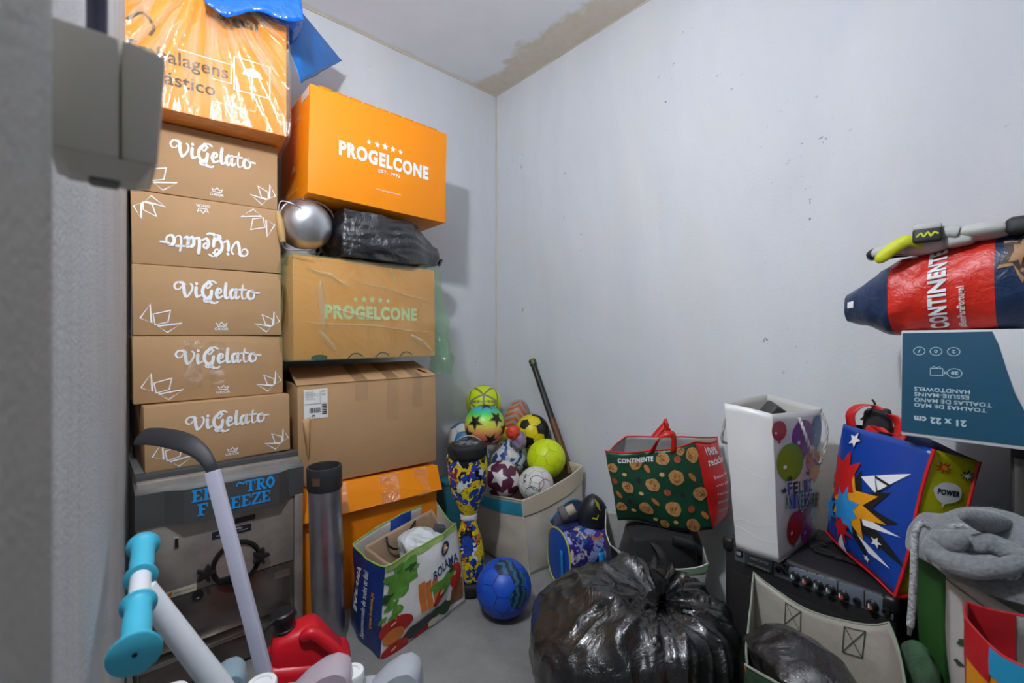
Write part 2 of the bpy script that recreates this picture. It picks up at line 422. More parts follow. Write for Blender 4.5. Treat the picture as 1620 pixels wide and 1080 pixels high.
# hand-lettered script, drawn as pen strokes
def script_word():
    S = [[(.95, 1.28), (.6, 1.52), (.12, 1.42), (-.1, 1.05), (.1, .72), (.42, .78), (.52, 1.0)],
         [(.42, 1.45), (.68, 1.42), (.78, 1.0), (.84, .42), (1.0, .0), (1.28, .2), (1.58, .75), (1.62, 1.15), (1.46, 1.36)],
         [(1.98, 1.0), (1.95, .4), (2.08, .02), (2.4, .2)],
         [(3.55, 1.42), (3.2, 1.55), (2.78, 1.2), (2.6, .65), (2.75, .1), (3.12, .0), (3.42, .32), (3.5, .72)],
         [(3.05, .98), (2.98, 1.4), (3.2, 1.78), (3.42, 1.5), (3.3, 1.1), (3.1, 1.0)], [(3.3, 1.72), (3.6, 1.8), (3.95, 1.62)],
         [(3.5, .72), (3.42, .1), (3.18, -.42), (2.82, -.46), (2.76, -.2), (3.1, -.26), (3.55, -.56), (3.95, -.58), (4.1, -.45)],
         [(4.0, .42), (4.42, .6), (4.46, .94), (4.18, .95), (3.98, .45), (4.18, .0), (4.62, .2)],
         [(5.0, 1.6), (4.9, .8), (4.92, .12), (5.1, .0), (5.35, .22)],
         [(5.98, .85), (5.75, 1.0), (5.46, .7), (5.48, .15), (5.7, .0), (5.98, .45)], [(6.06, 1.0), (5.98, .35), (6.12, .0), (6.38, .22)],
         [(6.78, 1.5), (6.65, .6), (6.72, .05), (6.95, .0), (7.2, .22)], [(6.38, 1.0), (7.12, 1.04)],
         [(7.78, 1.0), (7.42, .85), (7.3, .4), (7.55, .0), (7.95, .2), (8.02, .7), (7.78, 1.0), (7.95, .78), (8.55, .74)]]
    r = M2()
    for i, s in enumerate(S):
        thin = i in (0, 4, 5, 11)
        r = r+line(spline(s, 6), .2 if thin else .33, wf=(lambda dx, dy: .62 if dy > .2 else (1.0 if dy < -.3 else .7)))
    return r+ell(2.02, 1.42, .16, .17, 12)
SCRIPT = script_word()
def leafset():
    A = [[(.045, .24), (.104, .44), (.111, .18)], [(.121, .30), (.226, .36), (.21, .19), (.132, .15)], [(.146, .13), (.295, .175), (.205, .04)],
         [(.85, .33), (.927, .26), (.927, .15), (.875, .17)], [(.941, .38), (.983, .22), (.937, .165)], [(.796, .18), (.917, .14), (.88, .05)]]
    r = [M2(), M2()]
    for i, a in enumerate(A): r[i//3] = r[i//3]+line(a, .014, True, asp=1.82)
    return r
LEAF = leafset()
CROWN = line([(.53, .135), (.522, .185), (.541, .16), (.557, .20), (.573, .16), (.592, .185), (.585, .135)], .012, True, asp=1.82)+T('GRIOR', .508, .075, .604, .115, .02)
def gelato_box(label, loc, rot, w, h, flip=False, off=0):
    t = carton('ice_cream_carton', label, loc, rot, w, h, .335, M_KRAFT, 'kraft ice cream cartons in the tall stack')
    fn = face(w, h); g = (lambda x, y: fn(1-x, 1-y)) if flip else fn
    decal('printed_name', SCRIPT.fit(.245+off, .47, .835+off, .83), g, M_WHITEP, t)
    decal('printed_crown', CROWN, g, M_WHITEP, t)
    for l in LEAF: decal('printed_leaves', l, g, M_WHITEP, t)
    mb = MB(); mb.box((0, .17, h+.0004), (w*.98, .05, .0008)); mb.build('tape', M_TAPE, t)
    return t
gelato_box('topmost kraft ice cream carton, directly under the plastic-wrapped orange box', (-1.066, 1.6, 1.597), (0, 0, 35.5), .434, .239)
gelato_box('kraft ice cream carton printed upside down, second from the top of its stack', (-1.053, 1.6, 1.356), (0, -.8, 37), .437, .238, True)
gelato_box('middle kraft ice cream carton of the stack, under the upside-down one', (-1.05, 1.6, 1.122), (0, -.6, 38), .437, .232)
b4 = gelato_box('kraft ice cream carton with taped front, second from the bottom of its stack', (-1.044, 1.6, .9), (0, -.6, 42), .444, .22)
b5 = gelato_box('lowest kraft ice cream carton, standing on the dark steel machine', (-.998, 1.58, .686), (0, -1.0, 44), .433, .212)
for x0, x1 in ((.3, .42), (.47, .57)):
    decal('front_tape', rect(x0, .18, x1, .93), face(.444, .22, .0022), M_TAPE, b4)

# ---- orange box with white lettering
STARS = M2()
for i in range(5): STARS = STARS+star(.385+.058*i, .628+.004*(2-abs(i-2)), .020+.003*(2-abs(i-2)), .42, 0, 5, .032+.006*(2-abs(i-2)))
LOGO = T('PROGELCONE', .185, .42, .845, .565, .05)+STARS
pb = carton('orange_carton', 'bright orange carton with bold white lettering resting on the black plastic package', (-.55, 1.95, 1.666), (0, 1.2, 40.7), .62, .424, .4, M_ORANGE)
fn = face(.62, .424)
decal('printed_logo', LOGO, fn, M_WHITEP, pb)
decal('printed_date', T('EST. 1992', .455, .36, .62, .395, .02), fn, M_WHITEP, pb); decal('printed_address', T('www.progelcone.com', .44, .175, .63, .197), fn, M_WHITEP, pb)
sf = lambda x, y: V((-.3116, .4*(1-x), y*.424))
decal('side_print', line([(.42, .2), (.62, .2), (.62, .66), (.42, .66)], .006, True)+line([(.48, .48), (.48, .62)], .01)+line([(.55, .48), (.55, .62)], .01)
      +line([(.42, .44), (.62, .44)], .006)+line([(.42, .41), (.62, .41)], .006)+poly([(.44, .30), (.46, .35), (.52, .37), (.58, .35), (.60, .30)])+T('PROGELCONE', .2, .77, .72, .81, .03)+T('FRAGILE', .3, .1, .7, .12), sf, mat('pale_print', 'f6c996', .6), pb)
mb = MB(); mb.box((-.311, .06, .40), (.0012, .09, .035)); mb.build('sticker', M_CREAM, pb)
mb = MB()   # torn top edge
for i in range(9):
    x = -.25+i*.06; mb.box((x, .002, .4245), (.05, .006, .004+.004*random.Random(i).random()), .001)
mb.build('torn_edge', M_ORANGED, pb)

# ---- dented steel pot with a wire bail
pt = thing('metal_pot', 'round aluminium pot lying on its side with wire bail and wooden grip', 'pot', P(486, 392, 1.79))
ctr = P(487, 357, 1.80); Xd = (V((0, 0, CAM_H))-ctr).normalized(); dirp = (Xd+V((.35, 0, -.12))).normalized()
R0 = V((0, 0, 1)).rotation_difference(dirp).to_matrix().to_4x4(); PM = Matrix.Translation(ctr) @ R0
M_ALU = mat('aluminium', 'd2d4d8', .38, .95, bump=.12, bscale=7, bdist=.01)
mb = MB(); mb.lathe([(.0, .062), (.03, .060), (.055, .052), (.078, .036), (.092, .012), (.097, -.02), (.098, -.06), (.101, -.064), (.101, -.068), (.095, -.068), (.09, -.02), (.07, .03), (0, .055)], 40, PM)
mb.build('bowl', M_ALU, pt, True, 60)
for k in (20, 140, 260):
    a = rad(k); c0 = PM @ V((.096*math.cos(a), .096*math.sin(a), -.03)); MB().lathe([(0, -.004), (.004, -.002), (.004, .003), (0, .005)], 8, Matrix.Translation(c0)).build('rivet', M_ALU, pt, True)
M_WIRE = mat('wire', '8f9094', .35, .9)
w1 = [P(477, 330, 1.72), P(462, 322, 1.70), P(446, 318, 1.69), P(441, 326, 1.68), P(440.5, 338, 1.68)]
MB().tube(spline([tuple(x) for x in w1], 5), .0022, 6).build('bail_wire', M_WIRE, pt, True)
w2 = [P(446, 380, 1.68), P(450, 392, 1.69), P(466, 396, 1.70), P(492, 395, 1.72)]
MB().tube(spline([tuple(x) for x in w2], 5), .0022, 6).build('bail_wire', M_WIRE, pt, True)
w3 = [PM @ V((.0985*math.cos(rad(a)), .0985*math.sin(rad(a)), -.005-.05*math.cos(rad(a*2)))) for a in range(70, 231, 16)]
MB().tube([tuple(x) for x in w3], .0022, 6).build('lid_wire', M_WIRE, pt, True)
g0, g1 = P(439.5, 335, 1.68), P(447.5, 383, 1.68)
MB().tube([lerp(g0, g1, k/8) for k in range(9)], [.009, .0105, .0125, .0135, .014, .0138, .013, .012, .010], 14).build('wooden_grip', mat('grip_wood', 'c49a5e', .55, bump=.2, bscale=30, bstretch=(1, 1, .1), var=.25, vscale=20), pt, True)

# ---- package in black plastic between the boxes
def bag_black(name, bs=7, strength=.9, rough=.24, col='0c0c0e'):
    return mat(name, col, rough, bump=strength, bscale=bs, bdist=.03, dist=1.6, spec=.8, bdet=6, coat=.5)
M_BLK = bag_black('black_film', 9, .55, .27, '19191c')
pk = thing('black_package', 'flat parcel wrapped in black bin-bag plastic under the lettered orange carton', 'package', RF(1.0, .3, 1.447), (0, 0, rad(41.7)))
def pkf(p):
    q = V((p.x*.215+.0, p.y*.19, .095+p.z*.095)); tipx = sm(p.x, .2, 1)
    r = V((p.x*.8, p.y, p.z)); l = max(abs(p.x), abs(p.y), abs(p.z)); s = r.normalized()
    q = q.lerp(V((s.x*.27, s.y*.23, .095+s.z*.115)), .25)
    if p.x > .45:   # pinched end on the right
        k = sm(p.x, .45, 1.02); q.z = lerp(q.z, .06+.02*p.z, k*.8); q.y *= 1-.55*k; q.x += .10*k
    w = ridge(q+nv(q, 6)*.05, 9, 2)*.6+ridge(V((q.x*.4, q.y, q.z*2.2))+nv(q, 9)*.03, 15, 5)*.7
    q += r.normalized()*(w*.011); q.z = max(q.z, .0); return q
MB().cube_blob(34, pkf).build('wrapping', M_BLK, pk, smooth=80)
MB().tube(spline([(.305, -.02, .065), (.33, -.03, .06), (.345, -.05, .05)], 4), [.014, .012, .010, .010, .010, .012, .016, .02, .022], 9, flat=.5).build('twisted_end', M_BLK, pk, smooth=80)

# ---- orange carton inside a green plastic bag
gb = carton('bagged_carton', 'orange carton inside a translucent green plastic bag on the plain brown box', (-.598, 1.95, 1.03), (0, -.6, 43.5), .64, .405, .42, mat('orange_card_pale', 'ff9c48', .6, var=.08))
fn = face(.64, .405)
decal('printed_logo', LOGO.xf(1, 1, 0, -.02), fn, mat('faded_print', 'e4e0b4', .6), gb)
for m_ in [line(spline([(x, .0), (x+.03, .045), (x+.07, .05), (x+.1, .02)], 4), .012, asp=1.6) for x in (.33, .52, .70)]+[ell(.15, .02, .05, .03)]: decal('printed_icon', m_, fn, M_BLACKP, gb)
M_GREEN = film('green_film', 'f2fbf2', .17, .14, .45, 7, body='8ad2a0', fres=1.5)
def gfn(p):
    w, h, d = .64, .405, .42
    q = V((p.x*w/2, d/2+p.y*d/2, h/2+p.z*h/2))
    out = V((0, 0, 0))
    if abs(p.x) > .999: out.x = math.copysign(1, p.x)
    if abs(p.y) > .999: out.y = math.copysign(1, p.y)
    if abs(p.z) > .999: out.z = math.copysign(1, p.z)
    fl = nz(q, 7, 3)
    rg = max(0, ridge(q+nv(q, 5, 1)*.06, 6, 9))
    side = .022+.05*max(0, fl+.35)*(1-abs(p.z)**4)*(1-abs(p.y)**4*.4) if abs(p.x) > .999 else 0
    if p.x > .999: side += .045*(1-sm(p.z, -.3, .9))
    q.x += out.x*side
    q.y += out.y*(.005+.007*rg+.004*max(0, fl))
    q.z += out.z*(.003+.003*rg) if out.z > 0 else -.002
    return q
MB().cube_blob(40, gfn).build('green_bag', M_GREEN, gb, smooth=70)
for k, (a0, a1, w_, h_) in enumerate((((-.27, .36), (-.10, .30), .010, .012), ((-.22, .31), (-.20, .10), .016, .014), ((-.18, .20), (.05, .16), .007, .008), ((-.10, .33), (.30, .25), .005, .006), ((-.28, .15), (.30, .11), .005, .006), ((-.23, .12), (-.16, .03), .012, .010), ((.18, .10), (.30, .02), .014, .012), ((.08, .39), (.12, .33), .008, .008))):
    (x0, z0), (x1, z1) = a0, a1; l = math.hypot(x1-x0, z1-z0); nx, nzz = -(z1-z0)/l, (x1-x0)/l
    def fn_(s, t):
        kk = math.sin(PI*min(1, .06+t*.94))**.6; off = (s-.5)*2*w_*kk+.01*nz((t*3, k*2.2, 4), 1)
        return V((x0+(x1-x0)*t+nx*off, -.010-h_*kk*(1-abs(s-.5)*2), z0+(z1-z0)*t+nzz*off))
    MB().grid(fn_, 4, 14).build('film_crease', film('green_fold_glint', 'f8fdf6', .15, .10, .2, 12, body='fbf6e2', fres=1.6, refl=.95), gb, smooth=25)  # cream body colour on the green film's folds imitates glints
def tail(s, t):
    a = s*2*PI; c0 = spline([(.36, .10, .14), (.385, .12, .05), (.40, .13, -.05), (.405, .14, -.10)], 1)
    zz = lerp(.16, -.09, t); cx = .335+.055*math.sin(t*PI*.75)+.015*t; r = .012+.05*math.sin(min(1, t*1.15)*PI*.62)
    wob = 1+.35*nz((math.cos(a)*1.3, math.sin(a)*1.3, t*3), 1.7, 4)
    return V((cx+r*.75*math.cos(a)*wob, .06+r*1.1*math.sin(a)*wob, zz+.012*nz((s*6, t*3, 0), 1)))
MB().grid(tail, 28, 18).build('bag_tail', M_GREEN, gb, smooth=80)
def knot(s, t):
    a = s*2*PI; r = .018+.05*t*(1+.4*nz((math.cos(a)*2, math.sin(a)*2, t*2), 1.3, 8))
    return V((-.335-.02*t, -.0+.05+r*math.cos(a)*.6, .37-.20*t+r*math.sin(a)*.5))
MB().grid(knot, 22, 10).build('gathered_end', M_GREEN, gb, smooth=80)

# ---- plain brown box
bb = carton('brown_carton', 'plain brown carton with shipping label and taped top flap', (-.59, 1.95, .535), (1.0, -1.2, 38), .60, .40, .42, M_KRAFT)
fn = face(.60, .40)
mb = MB(); mb.hexa([(-.302, -.001, .398), (.30, -.001, .398), (.285, .20, .455), (-.29, .20, .455), (-.302, -.004, .402), (.30, -.004, .402), (.285, .198, .460), (-.29, .198, .460)])
mb.build('front_flap', M_KRAFT2, bb)
mb = MB(); mb.hexa([(-.30, .42, .398), (.30, .42, .398), (.285, .205, .45), (-.29, .205, .45), (-.30, .424, .402), (.30, .424, .402), (.285, .207, .455), (-.29, .207, .455)]); mb.build('rear_flap', M_KRAFT2, bb)
mb = MB(); mb.hexa([(.300, .02, .398), (.300, .40, .398), (.24, .38, .43), (.24, .04, .43), (.303, .02, .401), (.303, .40, .401), (.243, .38, .433), (.243, .04, .433)]); mb.build('side_flap', M_KRAFTD, bb)
lab = lambda x, y: fn(.038+x*.148, .665+y*.29)+V((0, -.0012*0, 0))
mb = MB(); mb.box((-.2322, -.0012, .324), (.089, .0012, .116)); mb.build('shipping_label', M_CREAM, bb)
lf = lambda x, y: V((-.2767+x*.089, -.0026, .266+y*.116))
m2 = M2(); rg = random.Random(3)
x = .22
while x < .66: wv = rg.choice((.012, .02, .03)); m2 = m2+rect(x, .2, x+wv, .37); x += wv+rg.choice((.012, .02))
for i in range(6): m2 = m2+rect(.74, .13+i*.06, .95, .165+i*.06)
for i in range(5): m2 = m2+T('REMETENTE DESTINO'[i:i+9], .07, .9-i*.06, .07+.3+.1*(i % 3), .925-i*.06)
m2 = m2+T('3P2', .3, .06, .46, .14, .03)+rect(.66, .5, .67, .97)+rect(.02, .5, .97, .51)+T('LISBOA', .72, .9, .92, .94, .02)+T('1000', .72, .8, .9, .83)
decal('label_print', m2, lf, M_BLACKP, bb)
for x0, x1, y0 in ((.37, .46, .80), (.60, .69, .55), (.80, .88, .66)):
    decal('front_tape', rect(x0, y0, x1, 1.0), face(.6, .4, .0024), M_TAPE, bb)
    mb = MB(); mb.hexa([((x0-.5)*.6, -.005, .404), ((x1-.5)*.6, -.005, .404), ((x1-.5)*.6*.97, .195, .4615), ((x0-.5)*.6*.97, .195, .4615)]+[((x0-.5)*.6, -.005, .4048), ((x1-.5)*.6, -.005, .4048), ((x1-.5)*.6*.97, .195, .4623), ((x0-.5)*.6*.97, .195, .4623)]); mb.build('top_tape', M_TAPE, bb)
mb = MB(); mb.grid(lambda s, t: V((-.285+.03*s*(1-t)+.02*t, -.003-.018*math.sin(s*PI)*math.sin(t*PI), .265-.16*t+.01*s)), 6, 8); mb.build('torn_strip', M_KRAFT2, bb, solid=.002)

# ---- orange box at the bottom with a turned-down flap
ob = carton('orange_base_carton', 'large orange carton on the floor behind the steel tube with folded-down taped flap', (-.585, 1.935, 0), (0, 0, 37), .59, .525, .40, M_ORANGED)
mb = MB(); mb.hexa([(-.292, -.036, .405), (.300, -.041, .425), (.296, -.001, .527), (-.292, -.001, .527), (-.292, -.032, .405), (.300, -.042, .425), (.296, .004, .527), (-.292, .004, .527)]); mb.build('front_flap', M_ORANGE, ob)
for x0, x1 in ((-.2, -.12), (.02, .10), (.18, .24)):
    mb = MB(); mb.hexa([(x0, -.0415, .415), (x1, -.0435, .418), (x1, -.003, .5265), (x0, -.003, .5265), (x0, -.0412, .415), (x1, -.0432, .418), (x1, -.0025, .5265), (x0, -.0025, .5265)]); mb.build('flap_tape', M_TAPE, ob)

# ---- orange box in clear plastic on top of the stack
tb = carton('wrapped_orange_carton', 'orange carton in crinkled clear plastic on top of the kraft cartons', (-.999, 1.516, 1.839), (0, 0, 34.7), .45, .40, .40, M_ORANGE)
fn = face(.45, .40)
for m_ in (T('Embalagens', .02, .335, .60, .475, .012), T('plástico', .13, .165, .52, .30, .012), T('Sigali', .53, .83, .80, .93, .05)): decal('printed_text', m_, fn, M_BLACKP, tb)
decal('printed_curl', line(spline([(.02, .62), (.10, .70), (.16, .62), (.14, .55)], 5), .02), fn, M_BLACKP, tb)
decal('printed_symbols', line([(.64, .30), (.88, .30), (.88, .58), (.64, .58)], .009, True)+poly([(.69, .45), (.71, .50), (.76, .525), (.81, .50), (.83, .45)])+line([(.76, .45), (.76, .36), (.78, .34)], .012)
      +line([(.30, .50), (.62, .50), (.62, .34), (.50, .34)], .008)+T('www.embalagens.com', .50, .14, .78, .165), fn, M_WHITEP, tb)
M_CLEAR = film('clear_film', 'fffffb', .08, .10, .35, 22, (1, 1, .15), body='f6f0c4', fres=1.5)
def cfn(p):
    w, h, d = .45, .40, .40
    q = V((p.x*w/2, d/2+p.y*d/2, h/2+p.z*h/2))
    # pleats fan out from the gather at the top of the front
    gx, gz = -.02, .50
    ang = math.atan2(q.x-gx, gz-q.z); rr = math.hypot(q.x-gx, gz-q.z)
    pl = (1-abs(math.sin(ang*9+2.5*nz((ang*3, q.y*4, 0), 1))))**2 + .6*(1-abs(math.sin(ang*17+3*nz((ang*5, 1, q.y*3), 1))))**2
    amp = .030*sm(.62-rr, 0, .5)+.003
    if p.y < -.999: q.y -= .004+pl*amp+.003*max(0, nz(q, 12, 2))
    if p.y > .999: q.y += .004
    if abs(p.x) > .999: q.x += math.copysign(.006+.010*max(0, nz(q, 6, 4)), p.x) + (.016 if p.x > 0 else 0)*(1-abs(p.z)**6)*(1-abs(p.y)**8)
    if abs(p.z) > .999: q.z += math.copysign(.004, p.z) if p.z > 0 else -.0006
    return q
MB().cube_blob(80, cfn).build('plastic_wrap', M_CLEAR, tb, smooth=50)
M_FOLD = film('clear_fold_streak', 'fffffa', .17, .12, .3, 20, (1, 1, .2), body='fdf9e6', fres=1.6, refl=.95)  # milky near-white body colour paints the highlight streaks along the creases
def tent(parent, m, name, p0, p1, w, h, y0=-.006, seed=0, n=14):
    (x0, z0), (x1, z1) = p0, p1; dx, dz = x1-x0, z1-z0; l = math.hypot(dx, dz); nx, nzz = -dz/l, dx/l
    def fn_(s, t):
        k = math.sin(PI*min(1, .06+t*.94))**.6; off = (s-.5)*2*w*k*(1+.4*nz((t*4, seed, 0), 1)); wob = .012*nz((t*3, seed*2.2, 4), 1)
        return V((x0+dx*t+nx*(off+wob), y0-h*k*(1-abs(s-.5)*2), z0+dz*t+nzz*(off+wob)))
    MB().grid(fn_, 4, n).build(name, m, parent, smooth=25)
R_ = random.Random(11)
for k in range(22):
    an = rad(-62+k*6+R_.uniform(-3, 3)); r0 = R_.uniform(.10, .18); r1 = R_.uniform(.26, .52)
    a0 = (-.02+math.sin(an)*r0, .46-math.cos(an)*r0); a1 = (-.02+math.sin(an)*r1, .46-math.cos(an)*r1)
    if abs(a1[0]) > .215 or a1[1] < .01:
        f_ = min(.215/max(abs(a1[0]), 1e-6), 1); a1 = (a1[0]*f_, max(a1[1], .015))
    tent(tb, M_FOLD, 'film_crease', a0, a1, R_.uniform(.004, .014), R_.uniform(.006, .016), -.012, k)
def gath(s, t):
    a = s*2*PI; r = .02+.16*(1-t)**1.5; r *= 1+.25*math.cos(a*9+2*nz((a, t, 0), 2))
    return V((-.02+r*math.cos(a), .05+.06*t+r*.5*math.sin(a), .405+.12*t))
MB().grid(gath, 60, 12).build('wrap_gather', M_CLEAR, tb, smooth=60)

# ---- blue plastic bag on the very top
M_BLUEF = mat('blue_film', '0d62d6', .22, bump=.7, bscale=7, bdist=.02, dist=1.2, spec=.6, trans=.0)
bl = thing('blue_bag', 'shiny blue plastic bag lying on top of the wrapped orange carton', 'bag', RF(1.45, .38, 2.245))
cb = RF(1.52, .40, 2.32)
def bfn(p):
    s = p.normalized(); s = s.lerp(p*.75, .35)
    q = cb+UD*(-s.x*.185)+VD*(-s.y*.155)+V((0, 0, s.z*.09))
    q += s*(ridge(q+nv(q, 4)*.08, 7, 6)*.012); q.z = max(q.z, 2.246); return q
MB().cube_blob(26, bfn).build('body', M_BLUEF, bl, True, 80)
A, B, C = P(330, -14, 1.48), P(478, -8, 1.62), None
def lip(s, t):
    a = lerp(P(325, -30, 1.50), P(480, -30, 1.66), s); zb = P(325+155*s, 6+14*sm(s, 0, .25)+9*s+6*math.sin(s*9), lerp(1.45, 1.60, s))
    q = a.lerp(zb, t); q += (V((0, -1, 0)))*(.014*math.sin(t*PI)+.006*nz((s*8, t*3, 0), 1)); return q
MB().grid(lip, 30, 8).build('overhang', M_BLUEF, bl, True, 80, solid=.001)
def flap(s, t):
    a = lerp(P(470, 10, 1.80), P(477, 132, 1.80), s); tip = P(541, 96, 2.16)
    root_ = lerp(cb+V((.08, .05, .05)), cb+V((.10, .06, -.05)), s)
    if t < .3: return root_.lerp(a, t/.3)
    t = (t-.3)/.7; base = a.lerp(tip, t); base += V((.0, -1, 0))*(.03*math.sin(t*PI)*math.sin(s*PI)+.008*nz((s*5, t*5, 0), 1)); return base
MB().grid(flap, 12, 20).build('corner_flap', mat('blue_film_thin', '1673c9', .25, bump=.4, bscale=6, bdist=.02, spec=.6), bl, True, 80, solid=.001)
# ================================================================ soft bags
class Bag:
    """open bag between a bottom and a top quadrilateral (counter-clockwise from above)"""
    def __init__(s, bot, top, bulge=(.02, .02, .02, .02), wr=.006, wf=9, seed=0, sag=(0, 0, 0, 0), crease=0):
        s.b = [V(x) for x in bot]; s.t = [V(x) for x in top]; s.bu = bulge; s.wr = wr; s.wf = wf; s.seed = seed; s.sag = sag; s.cr = crease
    def raw(s, i, a, b):
        j = (i+1) % 4
        return s.b[i].lerp(s.b[j], a).lerp(s.t[i].lerp(s.t[j], a), b)
    def nrm(s, i, a, b):
        j = (i+1) % 4
        da = (s.b[j]-s.b[i]).lerp(s.t[j]-s.t[i], b); db = s.t[i].lerp(s.t[j], a)-s.b[i].lerp(s.b[j], a)
        return da.cross(db).normalized()
    def surf(s, i, a, b, off=0):
        p = s.raw(i, a, b); n = s.nrm(i, a, b)
        k = math.sin(PI*max(0, min(1, a)))**.8
        p = p+n*(s.bu[i]*k*math.sin(PI*min(1, max(0, b))**.8*.9+.1)+off)
        p.z -= s.sag[i]*k*max(0, b)**3
        if s.cr: p += n*(s.cr*ridge(p+nv(p, 3, s.seed)*.1, s.wf*.7, s.seed)*k)
        return p+nv(p, s.wf, s.seed)*s.wr
    def build(s, parent, mats, inner, name='shell', nu=18, nv_=20, solid=.0016, bottom=True):
        mb = MB()
        for i in range(4): mb.grid(lambda a, b: s.surf(i, a, b), nu, nv_, i)
        if bottom: mb.grid(lambda a, b: s.surf(0, a, 0).lerp(s.surf(2, 1-a, 0), b)+V((0, 0, .001)), nu, 4, 0)
        return mb.build(name, list(mats)+[inner]*4, parent, True, 40, solid=solid, moff=4, weld=True)
    def rim(s, parent, m, r=.003, name='rim', sides=(0, 1, 2, 3), n=14):
        pts = [s.surf(i, a/n, 1) for i in sides for a in range(n)]
        if len(sides) < 4: pts.append(s.surf(sides[-1], 1, 1))
        return MB().tube(pts, r, 6, closed=len(sides) == 4).build(name, m, parent, True)
    def map(s, i, off=.0022): return lambda x, y: s.surf(i, x, y, off)

def LP(px, py, org, yaw, y0=0):
    """where a view ray meets the plane y=y0 of a frame turned by yaw"""
    d = V(((px-810)/720, 1, -(py-540)/720)); yd = V((-math.sin(yaw), math.cos(yaw), 0)); xd = V((math.cos(yaw), math.sin(yaw), 0))
    k = (V(org).dot(yd)+y0)/d.dot(yd); p = V((0, 0, CAM_H))+d*k
    return (p-V(org)).dot(xd), p.z-org[2]

# ================================================================ soft-serve machine
MO = V((-.929, 1.5, 0)); MY = rad(43.2)
mh = thing('ice_cream_machine', 'old stainless steel soft-serve machine with dark hood standing on the floor', 'machine', MO, (0, 0, MY))
def steel(name, col, rough, stretch=(1, 60, 60), dark=None):
    m = mat(name, col, rough, .55, bump=.06, bscale=8, bstretch=(2, 80, 80), var=.35, vscale=9); return m
M_ST = steel('worn_steel', 'bab2a8', .42); M_STD = mat('smooth_steel', '8a807a', .25, .8, bump=.05, bscale=3, bdist=.02, var=.3, vscale=3)
M_HOOD = mat('hood_plastic', '4b4b4b', .5, bump=.1, bscale=120, var=.2, vscale=6); M_HOODT = mat('hood_top', '7b7b79', .55, var=.25, vscale=9)
M_BLKP = mat('black_plastic', '1a1a1b', .4); M_RUB = mat('black_rubber', '161617', .75)
hw = .2385
mb = MB(); mb.box((0, .262, .35), (hw*2-.004, .43, .64), .006); mb.build('cabinet', M_ST, mh)
mb = MB(); mb.box((-.014, .041, .418), (.445, .012, .236), .003); mb.build('upper_panel', M_ST, mh)
mb = MB(); mb.box((-.014, .043, .214), (.445, .008, .166), .002); mb.build('lower_panel', M_STD, mh)
mb = MB(); mb.box((.224, .036, .285), (.028, .024, .51), .003); mb.build('corner_post', M_ST, mh)
mb = MB(); mb.box((-.014, .022, .122), (.448, .05, .012), .002); mb.build('drip_ledge', mat('bright_steel', 'a5a29e', .28, 1), mh)
mb = MB(); mb.box((0, .045, .06), (.46, .02, .10), .002); mb.build('kick_panel', M_STD, mh)
for x in (-.2, .2):
    for y in (.08, .44): MB().lathe([(.018, 0), (.02, .012), (.012, .014), (.012, .032)], 12, Matrix.Translation((x, y, 0))).build('foot', M_RUB, mh)
pl = [(-hw-.002, .028), (-.170, .028), (-.125, .0), (.150, .0), (.190, .026), (hw+.003, .026)]
def hoodm(z0, z1, dz=(0, 0, 0, 0, 0, 0)):
    mb = MB(); n = len(pl); vs = [V((x, y, z0+d)) for (x, y), d in zip(pl, dz)]+[V((x, y, z1)) for x, y in pl]+[V((x, .11, z1+.03)) for x, y in pl]+[V((x, .05, z0+d)) for (x, y), d in zip(pl, dz)]
    fs = [(i, i+1, n+i+1, n+i) for i in range(n-1)]
    fs += [(3*n+i, 3*n+i+1, i+1, i) for i in range(n-1)]+[(2*n, n, 0, 3*n), (n-1, 2*n-1, 3*n-1, 4*n-1)]
    mb.add(vs, fs); return mb
hoodm(.537, .637, (0, 0, -.006, -.006, 0, 0)).build('hood', M_HOOD, mh, smooth=20)
mb = MB(); n = len(pl); mb.add([V((x, y+.002, .638)) for x, y in pl]+[V((x, .075, .666)) for x, y in pl], [(i, i+1, n+i+1, n+i) for i in range(n-1)]); mb.build('hood_top', M_HOODT, mh, smooth=20, solid=.004)
mb = MB(); mb.box((0, .085, .674), (hw*2, .03, .03), .004); mb.build('rear_bar', M_HOOD, mh)
mb = MB(); mb.box((0, .30, .676), (hw*2-.006, .38, .016), .003); mb.build('top_plate', M_HOODT, mh)
# blue name on the hood, partly worn away
def slab(ch):
    E = [rect(.14, 0, .42, 1), rect(0, .86, .92, 1), rect(0, 0, .92, .14), rect(.4, .43, .68, .58), rect(.80, .66, .92, 1), rect(.80, 0, .92, .34)]
    if ch == 'E': L = E
    elif ch == 'F': L = [E[0], E[1], E[3], E[4], rect(0, 0, .62, .13)]
    elif ch == 'L': L = [E[0], rect(0, .87, .6, 1), E[2], rect(.78, 0, .92, .4)]
    elif ch == 'T': L = [rect(.34, 0, .64, 1), rect(0, .86, .98, 1), rect(0, .62, .12, 1), rect(.86, .62, .98, 1), rect(.18, 0, .8, .13)]
    elif ch == 'R': L = [E[0], rect(0, 0, .55, .13), line(spline([(.05, .93), (.6, .93), (.82, .74), (.6, .52), (.3, .5)], 5), .17), line([(.52, .5), (.85, .06), (1.0, .06)], .2)]
    elif ch == 'O': L = [line(spline([(.5, .93), (.86, .5), (.5, .07), (.14, .5)], 6, True), .24, True)]
    elif ch == 'Z': L = [rect(.05, .86, .92, 1), rect(.05, 0, .95, .14), line([(.82, .9), (.15, .1)], .24), rect(.05, .66, .17, 1), rect(.83, 0, .95, .34)]
    else: L = [line(spline([(.1, .7), (.35, .95), (.7, .8), (.95, .9)], 5), .16)]
    r = M2()
    for x in L: r = r+x
    return r
M_CYAN = mat('blue_letters', '1f93dd', .45)
def hood_pt(x, y): return V((x, -.0022, .531+y))
